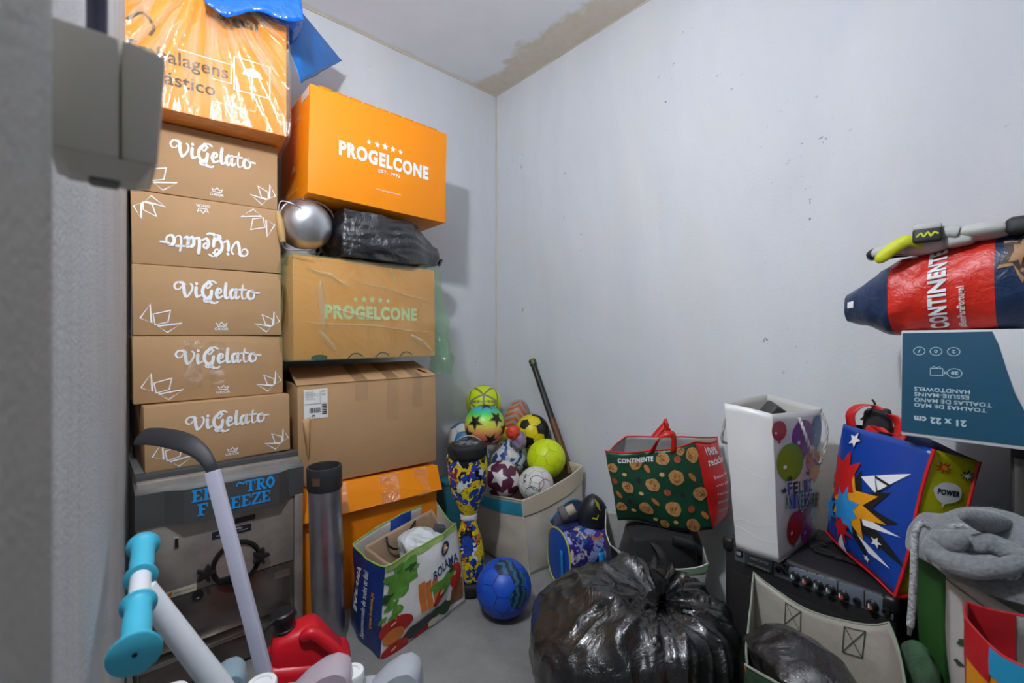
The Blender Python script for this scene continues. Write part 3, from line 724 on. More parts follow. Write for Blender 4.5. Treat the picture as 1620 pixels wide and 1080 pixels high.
for word, x0, z0, hh, adv in (('ELE~TRO', -.105, .0625, .039, .0305), ('FREEZE', -.09, .016, .039, .0305)):
    for k, ch in enumerate(word):
        if word == 'FREEZE' and k in (1,): continue
        decal('letter', slab(ch).xf(.0300, hh, x0+adv*k+(.028 if word == 'ELE~TRO' and k > 2 else (.03 if word == 'FREEZE' and k > 1 else 0)), z0), hood_pt, M_CYAN, mh)
# front details
def onfront(px, py, y=.035): return LP(px, py, MO, MY, y)
hx, hz = onfront(374, 889)
RX = Matrix.Rotation(PI/2, 4, 'X')
mb = MB(); mb.lathe([(.062, .0), (.074, .0), (.076, .006), (.072, .014), (.066, .014), (.064, .002), (.062, .0)], 40, Matrix.Translation((hx, .035, hz)) @ RX); mb.build('hatch_ring', mat('dark_ring', '3a3836', .4, .8), mh)
mb = MB(); mb.lathe([(0, .004), (.060, .004), (.062, .001)], 36, Matrix.Translation((hx, .034, hz)) @ RX); mb.build('hatch_disc', M_ST, mh)
mb = MB(); mb.box((hx-.035, .030, hz-.045), (.045, .008, .02), .002, M=None); mb.build('latch', M_BLKP, mh)
def starknob(px, py):
    x, z = onfront(px, py, .02); pts = []
    for i in range(40):
        a = 2*PI*i/40; r = .0125+.0165*(.5+.5*math.cos(5*a))**1.6; pts.append((r*math.cos(a), r*math.sin(a)))
    mb = MB(); n = 40
    mb.add([V((x+p, .008, z+q)) for p, q in pts]+[V((x+p, .024, z+q)) for p, q in pts]+[V((x, .004, z)), V((x, .026, z))], [(i, (i+1) % n, n+(i+1) % n, n+i) for i in range(n)]+[(2*n, (i+1) % n, i) for i in range(n)]+[(2*n+1, n+i, n+(i+1) % n) for i in range(n)])
    o = mb.build('star_knob', M_BLKP, mh)
    MB().lathe([(.008, 0), (.008, .02)], 10, Matrix.Translation((x, .040, z)) @ RX).build('stud', M_ST, o)
starknob(412, 879); starknob(325, 907)
x, z = onfront(279, 858); mb = MB(); mb.box((x, .034, z), (.014, .006, .034), .001); o = mb.build('slot_frame', M_ST, mh); mb = MB(); mb.box((x, .0305, z), (.009, .002, .027)); mb.build('slot', M_BLKP, o)
x, z = onfront(313, 942); MB().lathe([(.006, -.001), (.016, -.001), (.016, .007), (.009, .009), (.006, .006)], 20, Matrix.Translation((x, .042, z)) @ RX).build('drain_socket', M_BLKP, mh)
def sticker(name, p0, wh, m, y=.0335):
    x_, z_ = onfront(*p0); w, h = wh; xa, xb, za, zb = x_-w/2, x_+w/2, z_-h/2, z_+h/2
    mb = MB(); mb.box(((xa+xb)/2, y, (za+zb)/2), (w, .001, h)); return mb.build(name, m, mh), lambda x, y2: V((min(xa, xb)+x*w, y-.0012, min(za, zb)+y2*h))
M_STK = mat('sticker_navy', '1b2030', .4); M_STK2 = mat('sticker_cream', 'c9c4a8', .5); M_STK3 = mat('sticker_grey', '6b5a55', .5)
o, f = sticker('warning_sticker', (388, 820), (.062, .018), M_STK)
o, f = sticker('warning_sticker', (367, 840), (.115, .024), M_STK); decal('sticker_text', T('CUIDADO', .4, .62, .75, .85, .03), f, M_CREAM, o); decal('sticker_lines', T('NAO INTRODUZIR AS MAOS', .1, .3, .9, .45), f, M_CREAM, o)
o, f = sticker('service_sticker', (279, 937), (.105, .022), M_STK2, .0335); decal('sticker_text', T('SUV', .04, .35, .22, .8, .04), f, M_BLKP, o); decal('sticker_mark', poly([(.25, .2), (.40, .3), (.38, .85), (.27, .6)]), f, mat('logo_orange', 'd98a20', .5), o); decal('sticker_lines', T('SERVICOS E ASSISTENCIA LDA', .45, .4, .95, .6), f, M_BLKP, o)
o, f = sticker('data_plate', (447, 908), (.05, .026), M_STK3, .038); decal('plate_text', T('MODELO 230V 50HZ', .08, .6, .9, .75), f, M_BLKP, o)

# ================================================================ steel tube
tp = P(513, 738, 1.63); bt = P(521, 1008, 1.66); bt.z = 0
tu = thing('steel_tube', 'tall chrome pipe with a black collar standing between machine and orange carton', 'pipe', bt)
M_CHR = mat('chrome_pipe', 'b4b4b8', .3, .85, bump=.08, bscale=9, bdist=.01, var=.3, vscale=12)
ad = (tp-bt).normalized(); L = (tp-bt).length; TM = Matrix.Translation(bt) @ V((0, 0, 1)).rotation_difference(ad).to_matrix().to_4x4()
MB().lathe([(.0, .0), (.054, 0), (.056, .004), (.056, L-.06), (.052, L-.06)], 40, TM).build('pipe', M_CHR, tu, True, 60)
MB().lathe([(.0575, L-.078), (.0595, L-.073), (.0595, L), (.0575, L+.004), (.052, L+.004), (.050, L-.002), (.050, L-.10)], 40, TM).build('collar', mat('collar_black', '343436', .45, .3), tu, True, 60)
cl = TM @ V((0, 0, L-.04)); fd = (V((0, 0, CAM_H))-cl); fd.z = 0; fd = (fd.normalized()+V((-.45, 0, 0))).normalized(); sd = V((-fd.y, fd.x, 0))
mb = MB(); c0 = cl+fd*.0595; mb.hexa([c0-sd*.013-up*.013, c0+sd*.013-up*.013, c0+sd*.013-up*.013+fd*.001, c0-sd*.013-up*.013+fd*.001, c0-sd*.013+up*.013, c0+sd*.013+up*.013, c0+sd*.013+up*.013+fd*.001, c0-sd*.013+up*.013+fd*.001]); mb.build('badge', mat('badge_brown', '7a5a44', .4, .5), tu, True)

# ================================================================ hockey stick
hs = thing('hockey_stick', 'hockey stick with black blade up and pale lavender shaft leaning before the machine', 'hockey stick', V((-.486, 1.053, 0)))
M_BLADE = mat('blade_black', '2b2b2e', .55, bump=.15, bscale=40, var=.2, vscale=20); M_SHAFT = mat('shaft_lavender', 'bcbccd', .35, var=.08, vscale=10)
s0 = P(336, 745, 1.12); s1 = P(419, 1066, 1.08); sdir = (s1-s0).normalized(); s2 = s1+sdir*(s1.z/(-sdir.z))
side = (V((0, 0, CAM_H))-s0).cross(sdir).normalized(); nrm = sdir.cross(side).normalized()
if nrm.y > 0: nrm = -nrm
side = (side+nrm*.0).normalized(); f2 = (nrm*math.cos(.45)+side*math.sin(.45)*-1); w2 = sdir.cross(f2).normalized()
def shaft(a, b, w, d):
    return [a-w2*w-f2*d*-1, a+w2*w-f2*d*-1, a+w2*w-f2*d, a-w2*w-f2*d, b-w2*w-f2*d*-1, b+w2*w-f2*d*-1, b+w2*w-f2*d, b-w2*w-f2*d]
MB().hexa(shaft(s0, s2, .0155, .011), .004).build('shaft', M_SHAFT, hs, True)
bp = [P(338, 752, 1.12), P(332, 735, 1.12), P(318, 716, 1.125), P(297, 702, 1.13), P(272, 694, 1.14), P(246, 690, 1.15), P(226, 690, 1.16), P(219, 691, 1.165)]
bp = spline([tuple(x) for x in bp], 5); m = len(bp)
MB().tube(bp, [lerp(.013, .026, sm(i/m, .05, .55))*(1 if i < m-5 else [1, .95, .85, .66, .35][i-m+5]) for i in range(m)], 14, flat=.22, up=(V(bp[1])-V(bp[0])).cross(nrm)).build('blade', M_BLADE, hs, True, 60)
for k in (0, 1):
    c0 = s0+sdir*.012+w2*(-.006+.010*k)+f2*.0102
    MB().hexa([c0, c0+w2*.005, c0+w2*.005+f2*.0004, c0+f2*.0004, c0+sdir*.003, c0+sdir*.003+w2*.005, c0+sdir*.003+w2*.005+f2*.0004, c0+sdir*.003+f2*.0004]).build('shaft_mark', M_BLKP, hs, True)

# ================================================================ child scooter with turquoise grips
sN = P(213, 1036, .60); sF = P(227, 862, .86); sax = (sF-sN).normalized(); sl = (sF-sN).length
scb = V((-.29, .84, 0))
sc = thing('kick_scooter', 'white child scooter with turquoise handlebar grips leaning by the left wall', 'scooter', scb)
M_TQ = mat('turquoise_rubber', '3fb0cc', .5, bump=.12, bscale=45, bdist=.004); M_WHT = mat('white_paint', 'd4d9de', .35)
SM_ = Matrix.Translation(sN) @ V((0, 0, 1)).rotation_difference(sax).to_matrix().to_4x4()
def gripm(a, b, r_out, r_in):
    L = b-a
    return [(.004, a), (r_out*.92, a), (r_out, a+.002), (r_out, a+.004), (r_out*.85, a+.0065), (.0185, a+.012), (.0172, a+L*.35), (.0180, a+L*.6), (.0165, a+L*.8), (.0172, b-.010), (r_in*.85, b-.006), (r_in, b-.004), (r_in, b-.001), (r_in*.9, b), (.013, b)]
g1 = MB().lathe(gripm(0, .125, .030, .0235), 32, SM_).build('near_grip', M_TQ, sc, True, 50)
MB().lathe([(0, -.0006), (.0032, -.0006), (.0032, .001)], 12, SM_).build('end_hole', M_RUB, g1, True)
MB().lathe([(r, sl-z) for r, z in reversed(gripm(0, .125, .026, .0235))], 32, SM_).build('far_grip', M_TQ, sc, True, 50)
MB().lathe([(.0145, .11), (.0145, sl-.11)], 24, SM_).build('handlebar', M_WHT, sc, True, 60)
rp = [SM_ @ V((.0150*math.cos(a*.5236), .0150*math.sin(a*.5236), .137)) for a in range(12)]
MB().tube(rp, .0012, 6, closed=True).build('wire_ring', M_WIRE, sc, True)
st0 = SM_ @ V((0, 0, .17)); st0 += V((.004, .004, -.004)); sb = V((-.30, .83, .10))
MB().tube([st0, st0.lerp(P(345, 1085, .78), 1), sb], [.017, .020, .021], 20).build('stem', M_WHT, sc, True, 60)
MB().lathe([(0, -.015), (.04, -.015), (.055, -.01), (.055, .01), (.04, .015), (0, .015)], 24, Matrix.Translation((-.295, .835, .056)) @ Matrix.Rotation(PI/2, 4, 'X')).build('wheel', M_RUB, sc, True)
MB().tube([sb, (-.297, .833, .056)], .014, 10).build('fork', M_WHT, sc, True)
mb = MB(); mb.box((-.19, .62, .07), (.10, .34, .02), .006); mb.build('deck', M_TQ, sc, True)

# ================================================================ fuel can and jerrycans
M_RED = mat('red_plastic', 'd31626', .35, spec=.5, bump=.04, bscale=30)
fc = thing('fuel_can', 'red plastic fuel can with black cap and strap at the foot of the machine', 'fuel can', V((-.60, 1.33, 0)), (0, 0, rad(24)))
mb = MB(); mb.hexa([(-.105, -.075, 0), (.120, -.075, 0), (.120, .075, 0), (-.105, .075, 0), (-.108, -.072, .215), (.122, -.075, .175), (.122, .075, .175), (-.108, .072, .215)], .024)
mb.build('body', M_RED, fc, smooth=50)
mb = MB(); mb.hexa([(-.098, -.064, .190), (.118, -.068, .150), (.118, .068, .150), (-.098, .064, .190), (-.090, -.045, .268), (.022, -.045, .292), (.022, .045, .292), (-.090, .045, .268)], .022); mb.build('shoulder', M_RED, fc, smooth=50)
MB().tube(spline([(-.012, -.050, .262), (.012, -.056, .278), (.05, -.062, .246), (.09, -.068, .196), (.112, -.072, .150), (.112, -.066, .105)], 5), [.012, .015]+[.0175]*22+[.012]*2, 14).build('handle', M_RED, fc, smooth=60)
CM = Matrix.Translation((-.055, .0, .262)) @ Matrix.Rotation(rad(-8), 4, 'Y')
o = MB().lathe([(.030, 0), (.030, .018), (.027, .02), (.027, .045), (.033, .046), (.033, .062), (.028, .066), (0, .066)], 24, CM).build('cap', M_BLKP, fc)
MB().lathe([(0, .070), (.008, .070), (.010, .066)], 12, CM).build('cap_button', M_BLKP, o)
MB().tube(spline([(-.075, -.02, .322), (-.11, -.035, .30), (-.125, -.045, .262), (-.112, -.05, .232), (-.09, -.052, .235)], 5), .005, 8).build('strap', M_RUB, fc)

M_HD = film('hdpe_white', 'f4f7fa', .80, .38, .1, 5, body='cfd6dd', fres=1.25); M_HDP = film('hdpe_pink', 'f8f0f4', .80, .38, .1, 5, body='d8ccd6', fres=1.25); M_HDB = film('hdpe_blue', 'e8f4fa', .82, .35, .1, 5, body='a9c3d0', fres=1.25)
M_CAP = mat('white_cap', 'e4e5e6', .4)
def jug(label, loc, rz, m, w, h, d, capx):
    t = thing('jerrycan', label, 'jerrycan', loc, (0, 0, rz), 'translucent jerrycans at the front')
    mb = MB(); mb.hexa([(-w/2, -d/2, 0), (w/2, -d/2, 0), (w/2, d/2, 0), (-w/2, d/2, 0), (-w/2, -d/2, h*.70), (w/2, -d/2, h*.80), (w/2, d/2, h*.80), (-w/2, d/2, h*.70)], .022); mb.build('body', m, t, smooth=60)
    mb = MB(); mb.hexa([(-w/2+.01, -d/2+.02, h*.68), (w/2-.006, -d/2+.012, h*.78), (w/2-.006, d/2-.012, h*.78), (-w/2+.01, d/2-.02, h*.68), (-w/2+.012, -.035, h*.855), (-w*.15, -.035, h*.87), (-w*.15, .035, h*.87), (-w/2+.012, .035, h*.855)], .012); mb.build('shoulder', m, t, smooth=60)
    ho = [(-.50, .66), (-.36, .80), (-.16, .86), (.0, .925), (.2, .975), (.36, .985), (.47, .955), (.5, .87), (.5, .68), (.0, .64)]
    hc = (.16, .845); N = 36
    def hit(pts, ang):
        dx, dy = math.cos(ang), math.sin(ang); best = 0
        for i in range(len(pts)):
            (x1, y1), (x2, y2) = pts[i], pts[(i+1) % len(pts)]; x1 -= hc[0]; x2 -= hc[0]; y1 = (y1-hc[1])*h/w; y2 = (y2-hc[1])*h/w
            den = dx*(y2-y1)-dy*(x2-x1)
            if abs(den) < 1e-9: continue
            tt = (x1*(y2-y1)-y1*(x2-x1))/den; ss = (x1*dy-y1*dx)/den
            if 0 <= ss <= 1 and tt > best: best = tt
        return hc[0]*w+dx*best*w, hc[1]*h+dy*best*w
    hi = spline([(-.10, .775), (.05, .845), (.24, .90), (.33, .885), (.30, .83), (.16, .78), (.0, .745)], 4, True)
    O = [hit(ho, 2*PI*i/N) for i in range(N)]; I = [hit(hi, 2*PI*i/N) for i in range(N)]
    mb = MB(); vs = []
    for ring, ins in ((O, .97), (O, 1), (O, 1), (O, .97), (I, 1.0), (I, 1.0)): pass
    mid = lambda k: [(lerp(o[0], i[0], k), lerp(o[1], i[1], k)) for o, i in zip(O, I)]
    R6 = [(mid(.0), .018), (mid(.18), .034), (mid(.8), .034), (I, .02), (I, -.02), (mid(.8), -.034), (mid(.18), -.034), (mid(.0), -.018)]
    for ring, y in R6: vs += [V((p, y, q)) for p, q in ring]
    mb.add(vs, [(r*N+i, r*N+(i+1) % N, ((r+1) % 8)*N+(i+1) % N, ((r+1) % 8)*N+i) for r in range(8) for i in range(N)])
    mb.build('handle', m, t, smooth=50)
    o = MB().lathe([(.020, 0), (.020, .012), (.0265, .013), (.0275, .018), (.0275, .034), (.026, .037), (.018, .037), (.017, .034), (0, .034)], 28, Matrix.Translation((capx, 0, h*.855))).build('cap', M_CAP, t)
    return t
jug('pale pink translucent jerrycan in front of the red fuel can', (-.425, .93, 0), rad(14), M_HDP, .19, .447, .165, -.078)
jug('milky white translucent jerrycan nearest the foreground bag of groceries', (-.278, .975, 0), rad(4), M_HD, .17, .422, .16, -.066)
jug('bluish translucent jerrycan between scooter stem and hockey stick', (-.63, .935, 0), rad(30), M_HDB, .15, .43, .15, -.055)

# ================================================================ grocery bag with vegetables print
FL = lambda px, py: P(px, py, 792/(py-540))
Fc, Rc, Lc = FL(601, 1044), FL(737, 952), FL(556, 986)
Bc = Lc+Rc-Fc
tops = [P(611, 893, 1.60), P(722, 826, 1.99), P(688, 793, 2.12), P(560, 858, 1.80)]
gbag = Bag([Fc, Rc, Bc, Lc], tops, (.03, .02, .01, .014), .009, 8, 3, (.006, .035, -.012, .018), .011)
gt = thing('vegetable_print_bag', 'white shopping bag with vegetable print and blue side panel on the floor', 'shopping bag', (Fc+Rc+Bc+Lc)/4)
M_GW = mat('woven_white', 'dcdcd8', .38, bump=.35, bscale=9, bdist=.012, dist=1, var=.08); M_GB = mat('woven_blue', '17357f', .35, bump=.35, bscale=9, bdist=.012, dist=1, var=.2)
M_GI = mat('woven_inside', 'c9c4bb', .6, bump=.3, bscale=10, bdist=.01)
gbag.build(gt, [M_GW, M_GB, M_GW, M_GB], M_GI)
M_LGR = mat('print_leaf_green', '5f9a35', .5, var=.4, vscale=30); M_DGR = mat('print_dark_green', '2c4a26', .5, var=.4, vscale=30); M_TOM = mat('print_red', 'b8231c', .45, var=.35, vscale=18)
M_CAR = mat('print_carrot', 'd2762f', .5, var=.3, vscale=30); M_NAVY = mat('print_navy', '1b2a5c', .5); M_YEL = mat('print_yellow', 'e0a81c', .5); M_BASK = mat('print_basket', '8a5a30', .6, var=.5, vscale=60); M_AUB = mat('print_aubergine', '33333a', .4)
f0 = gbag.map(0); R2 = .05
def blob2(cx, cy, r, ry=None, seed=1, n=22, k=.35):
    ry = ry or r; return poly([(cx+math.cos(a)*r*(1+k*nz((math.cos(a)*1.6, math.sin(a)*1.6, seed*3.3), 1)), cy+math.sin(a)*ry*(1+k*nz((math.cos(a)*1.6, math.sin(a)*1.6, seed*3.3), 1))) for a in [2*PI*i/n for i in range(n)]])
gg = lambda off: gbag.map(0, off)
decal('printed_lettuce', blob2(.16, .80, .16, .16, 2, 26, .9), gg(.0022), M_LGR, gt, R2, True)
decal('printed_sprig', blob2(.10, .52, .08, .10, 5, 26, 1.3), gg(.0022), M_LGR, gt, R2, True)
decal('top_band', rect(0, .93, .97, 1.0), gg(.0018), mat('print_pale_green', '9fbf6a', .5, var=.3, vscale=25), gt, R2, True)
for x, l in ((.36, 0), (.44, .02), (.53, .05)):
    decal('printed_carrot', poly([(x-.045, .62-l), (x+.03, .63-l), (x+.055, .30), (x-.015, .28)]), gg(.0022), M_CAR, gt, R2, True)
decal('printed_tomato', ell(.12, .28, .15, .11), gg(.0022), M_TOM, gt, R2, True)
decal('printed_orange', ell(.10, .19, .10, .08), gg(.0026), M_CAR, gt, R2, True)
decal('printed_aubergine', poly([(.16, .09), (.26, .18), (.45, .22), (.56, .18), (.44, .08), (.30, .03)]), gg(.0028), M_AUB, gt, R2, True)
decal('printed_leaf', blob2(.62, .16, .12, .09, 9, 20, .8), gg(.0026), M_DGR, gt, R2, True)
decal('printed_pepper', poly([(.48, .30), (.60, .42), (.74, .44), (.68, .32), (.54, .24)]), gg(.0026), M_TOM, gt, R2, True)
decal('printed_basket', poly([(.72, .12), (.96, .08), (.98, .32), (.86, .40), (.76, .28)]), gg(.0022), M_BASK, gt, R2, True)
decal('printed_radish', ell(.86, .42, .11, .14, 20, -.4), gg(.0028), M_TOM, gt, R2, True)
decal('printed_greens', blob2(.66, .46, .15, .08, 13, 24, .9), gg(.0030), M_LGR, gt, R2, True)
R_ = random.Random(5)
for k in range(12):
    x_, y_ = R_.choice(((.06, .66), (.24, .72), (.60, .34), (.70, .50), (.30, .86), (.16, .92), (.50, .10), (.72, .22), (.40, .66), (.82, .54), (.05, .45), (.36, .20)))
    decal('printed_sprig', blob2(x_+R_.uniform(-.05, .05), y_+R_.uniform(-.04, .04), R_.uniform(.02, .05), R_.uniform(.02, .045), k+20, 18, 1.2), gg(.0034+.0002*k), M_LGR if k % 3 else M_DGR, gt, R2, True)
for x_, y_ in ((.09, .33), (.60, .37), (.84, .46), (.10, .06)): decal('printed_glint', ell(x_, y_, .03, .014, 12, .5), gg(.0062), mat('print_glint', 'dca090', .4), gt, R2, True)
decal('printed_tomato_slice', ell(.40, .045, .085, .06), gg(.0026), M_TOM, gt, R2, True); decal('printed_onion', ell(.52, .07, .05, .05), gg(.0040), mat('print_onion', 'd8d2b0', .5), gt, R2, True)
decal('printed_steak', ell(.13, .03, .13, .09), gg(.0030), M_TOM, gt, R2, True)
decal('printed_name', T('BOLAMA', .50, .56, .93, .66, .02), gg(.0028), M_NAVY, gt, R2, True)
decal('printed_badge', ell(.73, .80, .075, .085), gg(.0026), M_NAVY, gt, R2, True); decal('printed_badge_letter', T('B', .695, .745, .765, .855, .05), gg(.0032), M_YEL, gt, R2, True)
f3 = gbag.map(3, .0024); rot3 = lambda m: M2([(y, x) for x, y in m.v], m.f)
vt = lambda txt, x0, y0, x1, y1, b=0, s=0: M2([(1-q, p) for p, q in T(txt, 1-1+y0, 1-x1, y1, 1-x0, b, s).v], T(txt, y0, 1-x1, y1, 1-x0, b, s).f)
decal('side_name', vt('BOLAMA', .22, .34, .42, .84, .05), f3, M_WHITEP, gt, R2, True)
decal('side_slogan', vt('Supermercado de todos os dias!', .52, .10, .66, .86, .012, .3), f3, M_WHITEP, gt, R2, True)
decal('side_address', vt('www.bolama.pt', .74, .26, .86, .66, .015), f3, M_YEL, gt, R2, True)
gbag.rim(gt, mat('woven_green', '8fb25a', .5), .0035, 'rim_seam')
for i, a in ((3, .35), (2, .45)):
    decal('rim_band', rect(a-.14, .86, a+.14, 1.0), gbag.map(i, -.0035), mat('handle_blue', '1f48a8', .45), gt, R2, True)
# paper bag standing inside, with its cord
ib = [x.lerp((Fc+Rc+Bc+Lc)/4, .2)+V((0, 0, .01)) for x in (Fc, Rc, Bc, Lc)]; cc = (tops[0]+tops[1]+tops[2]+tops[3])/4
it = [tops[0].lerp(cc, .30)+V((0, 0, -.05)), tops[1].lerp(cc, .22)+V((0, 0, -.05)), tops[2].lerp(cc, .14)+V((0, 0, -.018)), tops[3].lerp(cc, .18)+V((0, 0, -.022))]
ibag = Bag(ib, it, (0, 0, 0, 0), .003, 10, 5)
pt2 = thing('paper_bag', 'brown paper bag with black cord handle inside the vegetable print bag', 'paper bag', (ib[0]+ib[2])/2)
M_PAP = mat('brown_paper', 'b89c80', .7, bump=.2, bscale=12, bdist=.01, var=.1); ibag.build(pt2, [M_PAP]*4, M_PAP)
h0, h1 = ibag.surf(2, .72, .97, -.006), ibag.surf(2, .28, .97, -.006)
MB().tube(spline([tuple(h0), tuple(h0.lerp(h1, .12)+V((0, -.03, -.03))), tuple(h0.lerp(h1, .4)+V((0, -.035, -.065))), tuple(h0.lerp(h1, .6)+V((0, -.035, -.05))), tuple(h1)], 6), .0042, 8).build('cord_handle', M_RUB, pt2, True)
c1 = cc.lerp(tops[1], .30)+V((-.01, -.01, -.065))
wp = thing('white_plastic_bag', 'crumpled white plastic bag inside the brown paper bag', 'plastic bag', c1-V((0, 0, .08)))
def wfn(p):
    s = p.normalized(); q = c1+V((s.x*.095, s.y*.08, s.z*.052)); return q+s*(ridge(q+nv(q, 9)*.05, 13, 3)*.014+ridge(q, 31, 5)*.006)
MB().cube_blob(30, wfn).build('film', mat('white_plastic', 'd3dade', .3, bump=.4, bscale=14, bdist=.02, dist=1), wp, True, 80)
mb = MB(); mb.box((0, 0, 0), (.05, .03, .07), .006, M=Matrix.Translation(c1+V((.06, .03, .035))) @ Euler((.2, .3, .5)).to_matrix().to_4x4())
tag(mb.build('dark_package', mat('dark_slate', '4a4f58', .5)), 'small slate-grey packet peeking from the vegetable print bag', 'packet')
# ================================================================ balls
PHI = (1+5**.5)/2
IC = [V(v).normalized() for v in ((0, 1, PHI), (0, -1, PHI), (0, 1, -PHI), (0, -1, -PHI), (1, PHI, 0), (-1, PHI, 0), (1, -PHI, 0), (-1, -PHI, 0), (PHI, 0, 1), (-PHI, 0, 1), (PHI, 0, -1), (-PHI, 0, -1))]
NB = [[j for j in range(12) if j != i and (IC[i]-IC[j]).length < 1.2] for i in range(12)]
ICF = [(i, j, k) for i in range(12) for j in NB[i] if j > i for k in NB[i] if k > j and k in NB[j]]
def around(pts, c):
    e1 = (pts[0]-c*pts[0].dot(c)).normalized(); e2 = c.cross(e1)
    return sorted(pts, key=lambda p: math.atan2(p.dot(e2), p.dot(e1)))
PANELS = []
for i in range(12): PANELS.append(('pent', IC[i], around([IC[i].lerp(IC[j], 1/3) for j in NB[i]], IC[i])))
for f in ICF:
    c = (IC[f[0]]+IC[f[1]]+IC[f[2]]).normalized(); pts = []
    for a in range(3):
        for b in range(3):
            if a != b: pts.append(IC[f[a]].lerp(IC[f[b]], 1/3))
    PANELS.append(('hex', c, around(pts, c)))
PM_ = []
for kind, c, pts in PANELS:
    bd = []
    for k in range(len(pts)):
        for s_ in range(3): bd.append(pts[k].lerp(pts[(k+1) % len(pts)], s_/3))
    n = len(bd); vs = [c.copy()]; fs = []
    lev = (.35, .68, .90, .965)
    for l in lev: vs += [c.lerp(p, l).normalized() for p in bd]
    vs += [c.lerp(p, .985).normalized()*.978 for p in bd]
    fs += [(0, 1+k, 1+(k+1) % n) for k in range(n)]
    for r in range(len(lev)): fs += [(1+r*n+k, 1+(r+1)*n+k, 1+(r+1)*n+(k+1) % n, 1+r*n+(k+1) % n) for k in range(n)]
    me = bpy.data.meshes.new('panel'); me.from_pydata([tuple(v) for v in vs], [], fs); me.materials.append(None); finish(me, 60); PM_.append(me)
CORE = None
M_SEAM = mat('seam_dark', '3a3a3c', .7)
def uv_sphere(n=32, m=20): return [(math.sin(PI*i/m), -math.cos(PI*i/m)) for i in range(m+1)]
def ball(label, c, r, pm, rot=(0, 0, 0), core=M_SEAM, group='balls heaped in the canvas bin', name='football'):
    t = thing(name, label, 'ball', c-V((0, 0, r)), (0, 0, 0), group)
    Mx = Matrix.Translation((0, 0, r)) @ Euler(rot).to_matrix().to_4x4() @ Matrix.Scale(r, 4)
    if pm is None:
        MB().lathe(uv_sphere(), 40, Mx).build('cover', core, t, smooth=80)
        return t, Mx
    MB().lathe([(x*.985, z*.985) for x, z in uv_sphere()], 28, Mx).build('bladder', core, t, smooth=80)
    for i, me in enumerate(PM_):
        o = bpy.data.objects.new('panel', me); COL.objects.link(o); o.parent = t; o.matrix_local = Mx
        o.material_slots[0].link = 'OBJECT'; o.material_slots[0].material = pm(i, PANELS[i][0])
    return t, Mx
def sphere_map(c, r, d, parent_base, k=1.006):
    d = V(d).normalized(); e1 = V((0, 0, 1)).cross(d).normalized(); e2 = d.cross(e1)
    return lambda x, y: (d+e1*x+e2*y).normalized()*(r*k)+V((0, 0, r))
def vdir(c, x, y):
    tw = (V((0, 0, CAM_H))-c).normalized(); ri = V((0, 0, 1)).cross(tw).normalized(); u_ = tw.cross(ri)
    return ri*x+u_*y+tw*math.sqrt(max(.02, 1-x*x-y*y))
leather = lambda n, c, **k: mat(n, c, .42, bump=.08, bscale=180, bdist=.001, **k)
L_WHT = leather('ball_white', 'dcdcd8', var=.08); L_BLK = leather('ball_black', '1e1f1c', var=.3); L_YEL = leather('ball_yellow', 'e6d214', var=.1); L_LIME = leather('ball_lime', 'd4ea14', var=.04)
L_BLUE = leather('ball_blue', '1550c0', var=.15); L_TEAL = leather('ball_teal', '2d78a8', var=.2); L_NAVY = leather('ball_navy', '1c3c74', var=.5, vscale=40); L_MAR = leather('ball_maroon', '5a1f3c', var=.15)
def striped(name, a, b, sc=9):
    m = bpy.data.materials.new(name); m.use_nodes = True; t = NT(m); bs = t.n['Principled BSDF']
    w = t.new('ShaderNodeTexWave'); w.inputs['Scale'].default_value = sc; w.inputs['Distortion'].default_value = 6; w.inputs['Detail'].default_value = 3
    t.link(t.coord((.35, 1, 1.6)), w.inputs[0]); t.link(t.ramp(w.outputs['Fac'], [(.4, a), (.55, b)]), bs.inputs['Base Color']); bs.inputs['Roughness'].default_value = .45; return m
L_ZEB = striped('ball_zebra', '2a548c', 'd5dce4', 2.2)
L_GRAF = striped('ball_dark_pattern', '15263e', '2a5f7a', 3)

cB = P(797, 941, 1.83); cB.z = .111
ball('bright blue football standing alone on the concrete floor', cB, .111, lambda i, k: L_GRAF if i in (1, 8, 13, 17, 22, 26, 30, 5) else L_BLUE, (.3, .25, .6), mat('seam_blue', '0c2a6a', .6), None)
cs = P(767, 672, 2.45)
m = bpy.data.materials.new('ball_rainbow'); m.use_nodes = True; t = NT(m); bs = t.n['Principled BSDF']; sx = t.new('ShaderNodeSeparateXYZ'); t.link(t.coord(), sx.inputs[0])
t.link(t.ramp(t.math('DIVIDE', sx.outputs[2], .218), [(0, 'c23a8a'), (.16, 'f0604a'), (.36, 'f59a6a'), (.52, 'f0d860'), (.68, 'b8e848'), (.82, '48d858'), (.96, '30a0d0')]), bs.inputs['Base Color']); bs.inputs['Roughness'].default_value = .35
o, Mx = ball('rainbow coloured ball printed with black stars near the top of the heap', cs, .109, None, core=m, name='star_ball')
for x, y in ((-.47, .15), (.56, .31), (.28, -.70), (-.80, -.42), (.05, .93), (.93, -.2)):
    for sz, mt, k in ((.47, mat('ball_star_line', '3a3428', .5), 1.004), (.41, mat('ball_star_gold', 'd8c060', .5), 1.007), (.375, mat('ball_star', '17160f', .45), 1.010)):
        decal('printed_star', star(0, 0, sz, .42, x*1.5), sphere_map(cs, .109, vdir(cs, x, y), None, k), mt, o, .05)
cn = P(765, 637, 2.72)
o, Mx = ball('lime football with dark double lines at the very top of the heap', cn, .105, None, core=L_LIME, name='lined_ball')
d0 = [vdir(cn, x, y) for x, y in ((.0, .45), (-.75, .05), (.75, .05), (.0, -.5), (-.55, .82), (.55, .82), (-.5, -.8), (.5, -.8), (0, .98))]
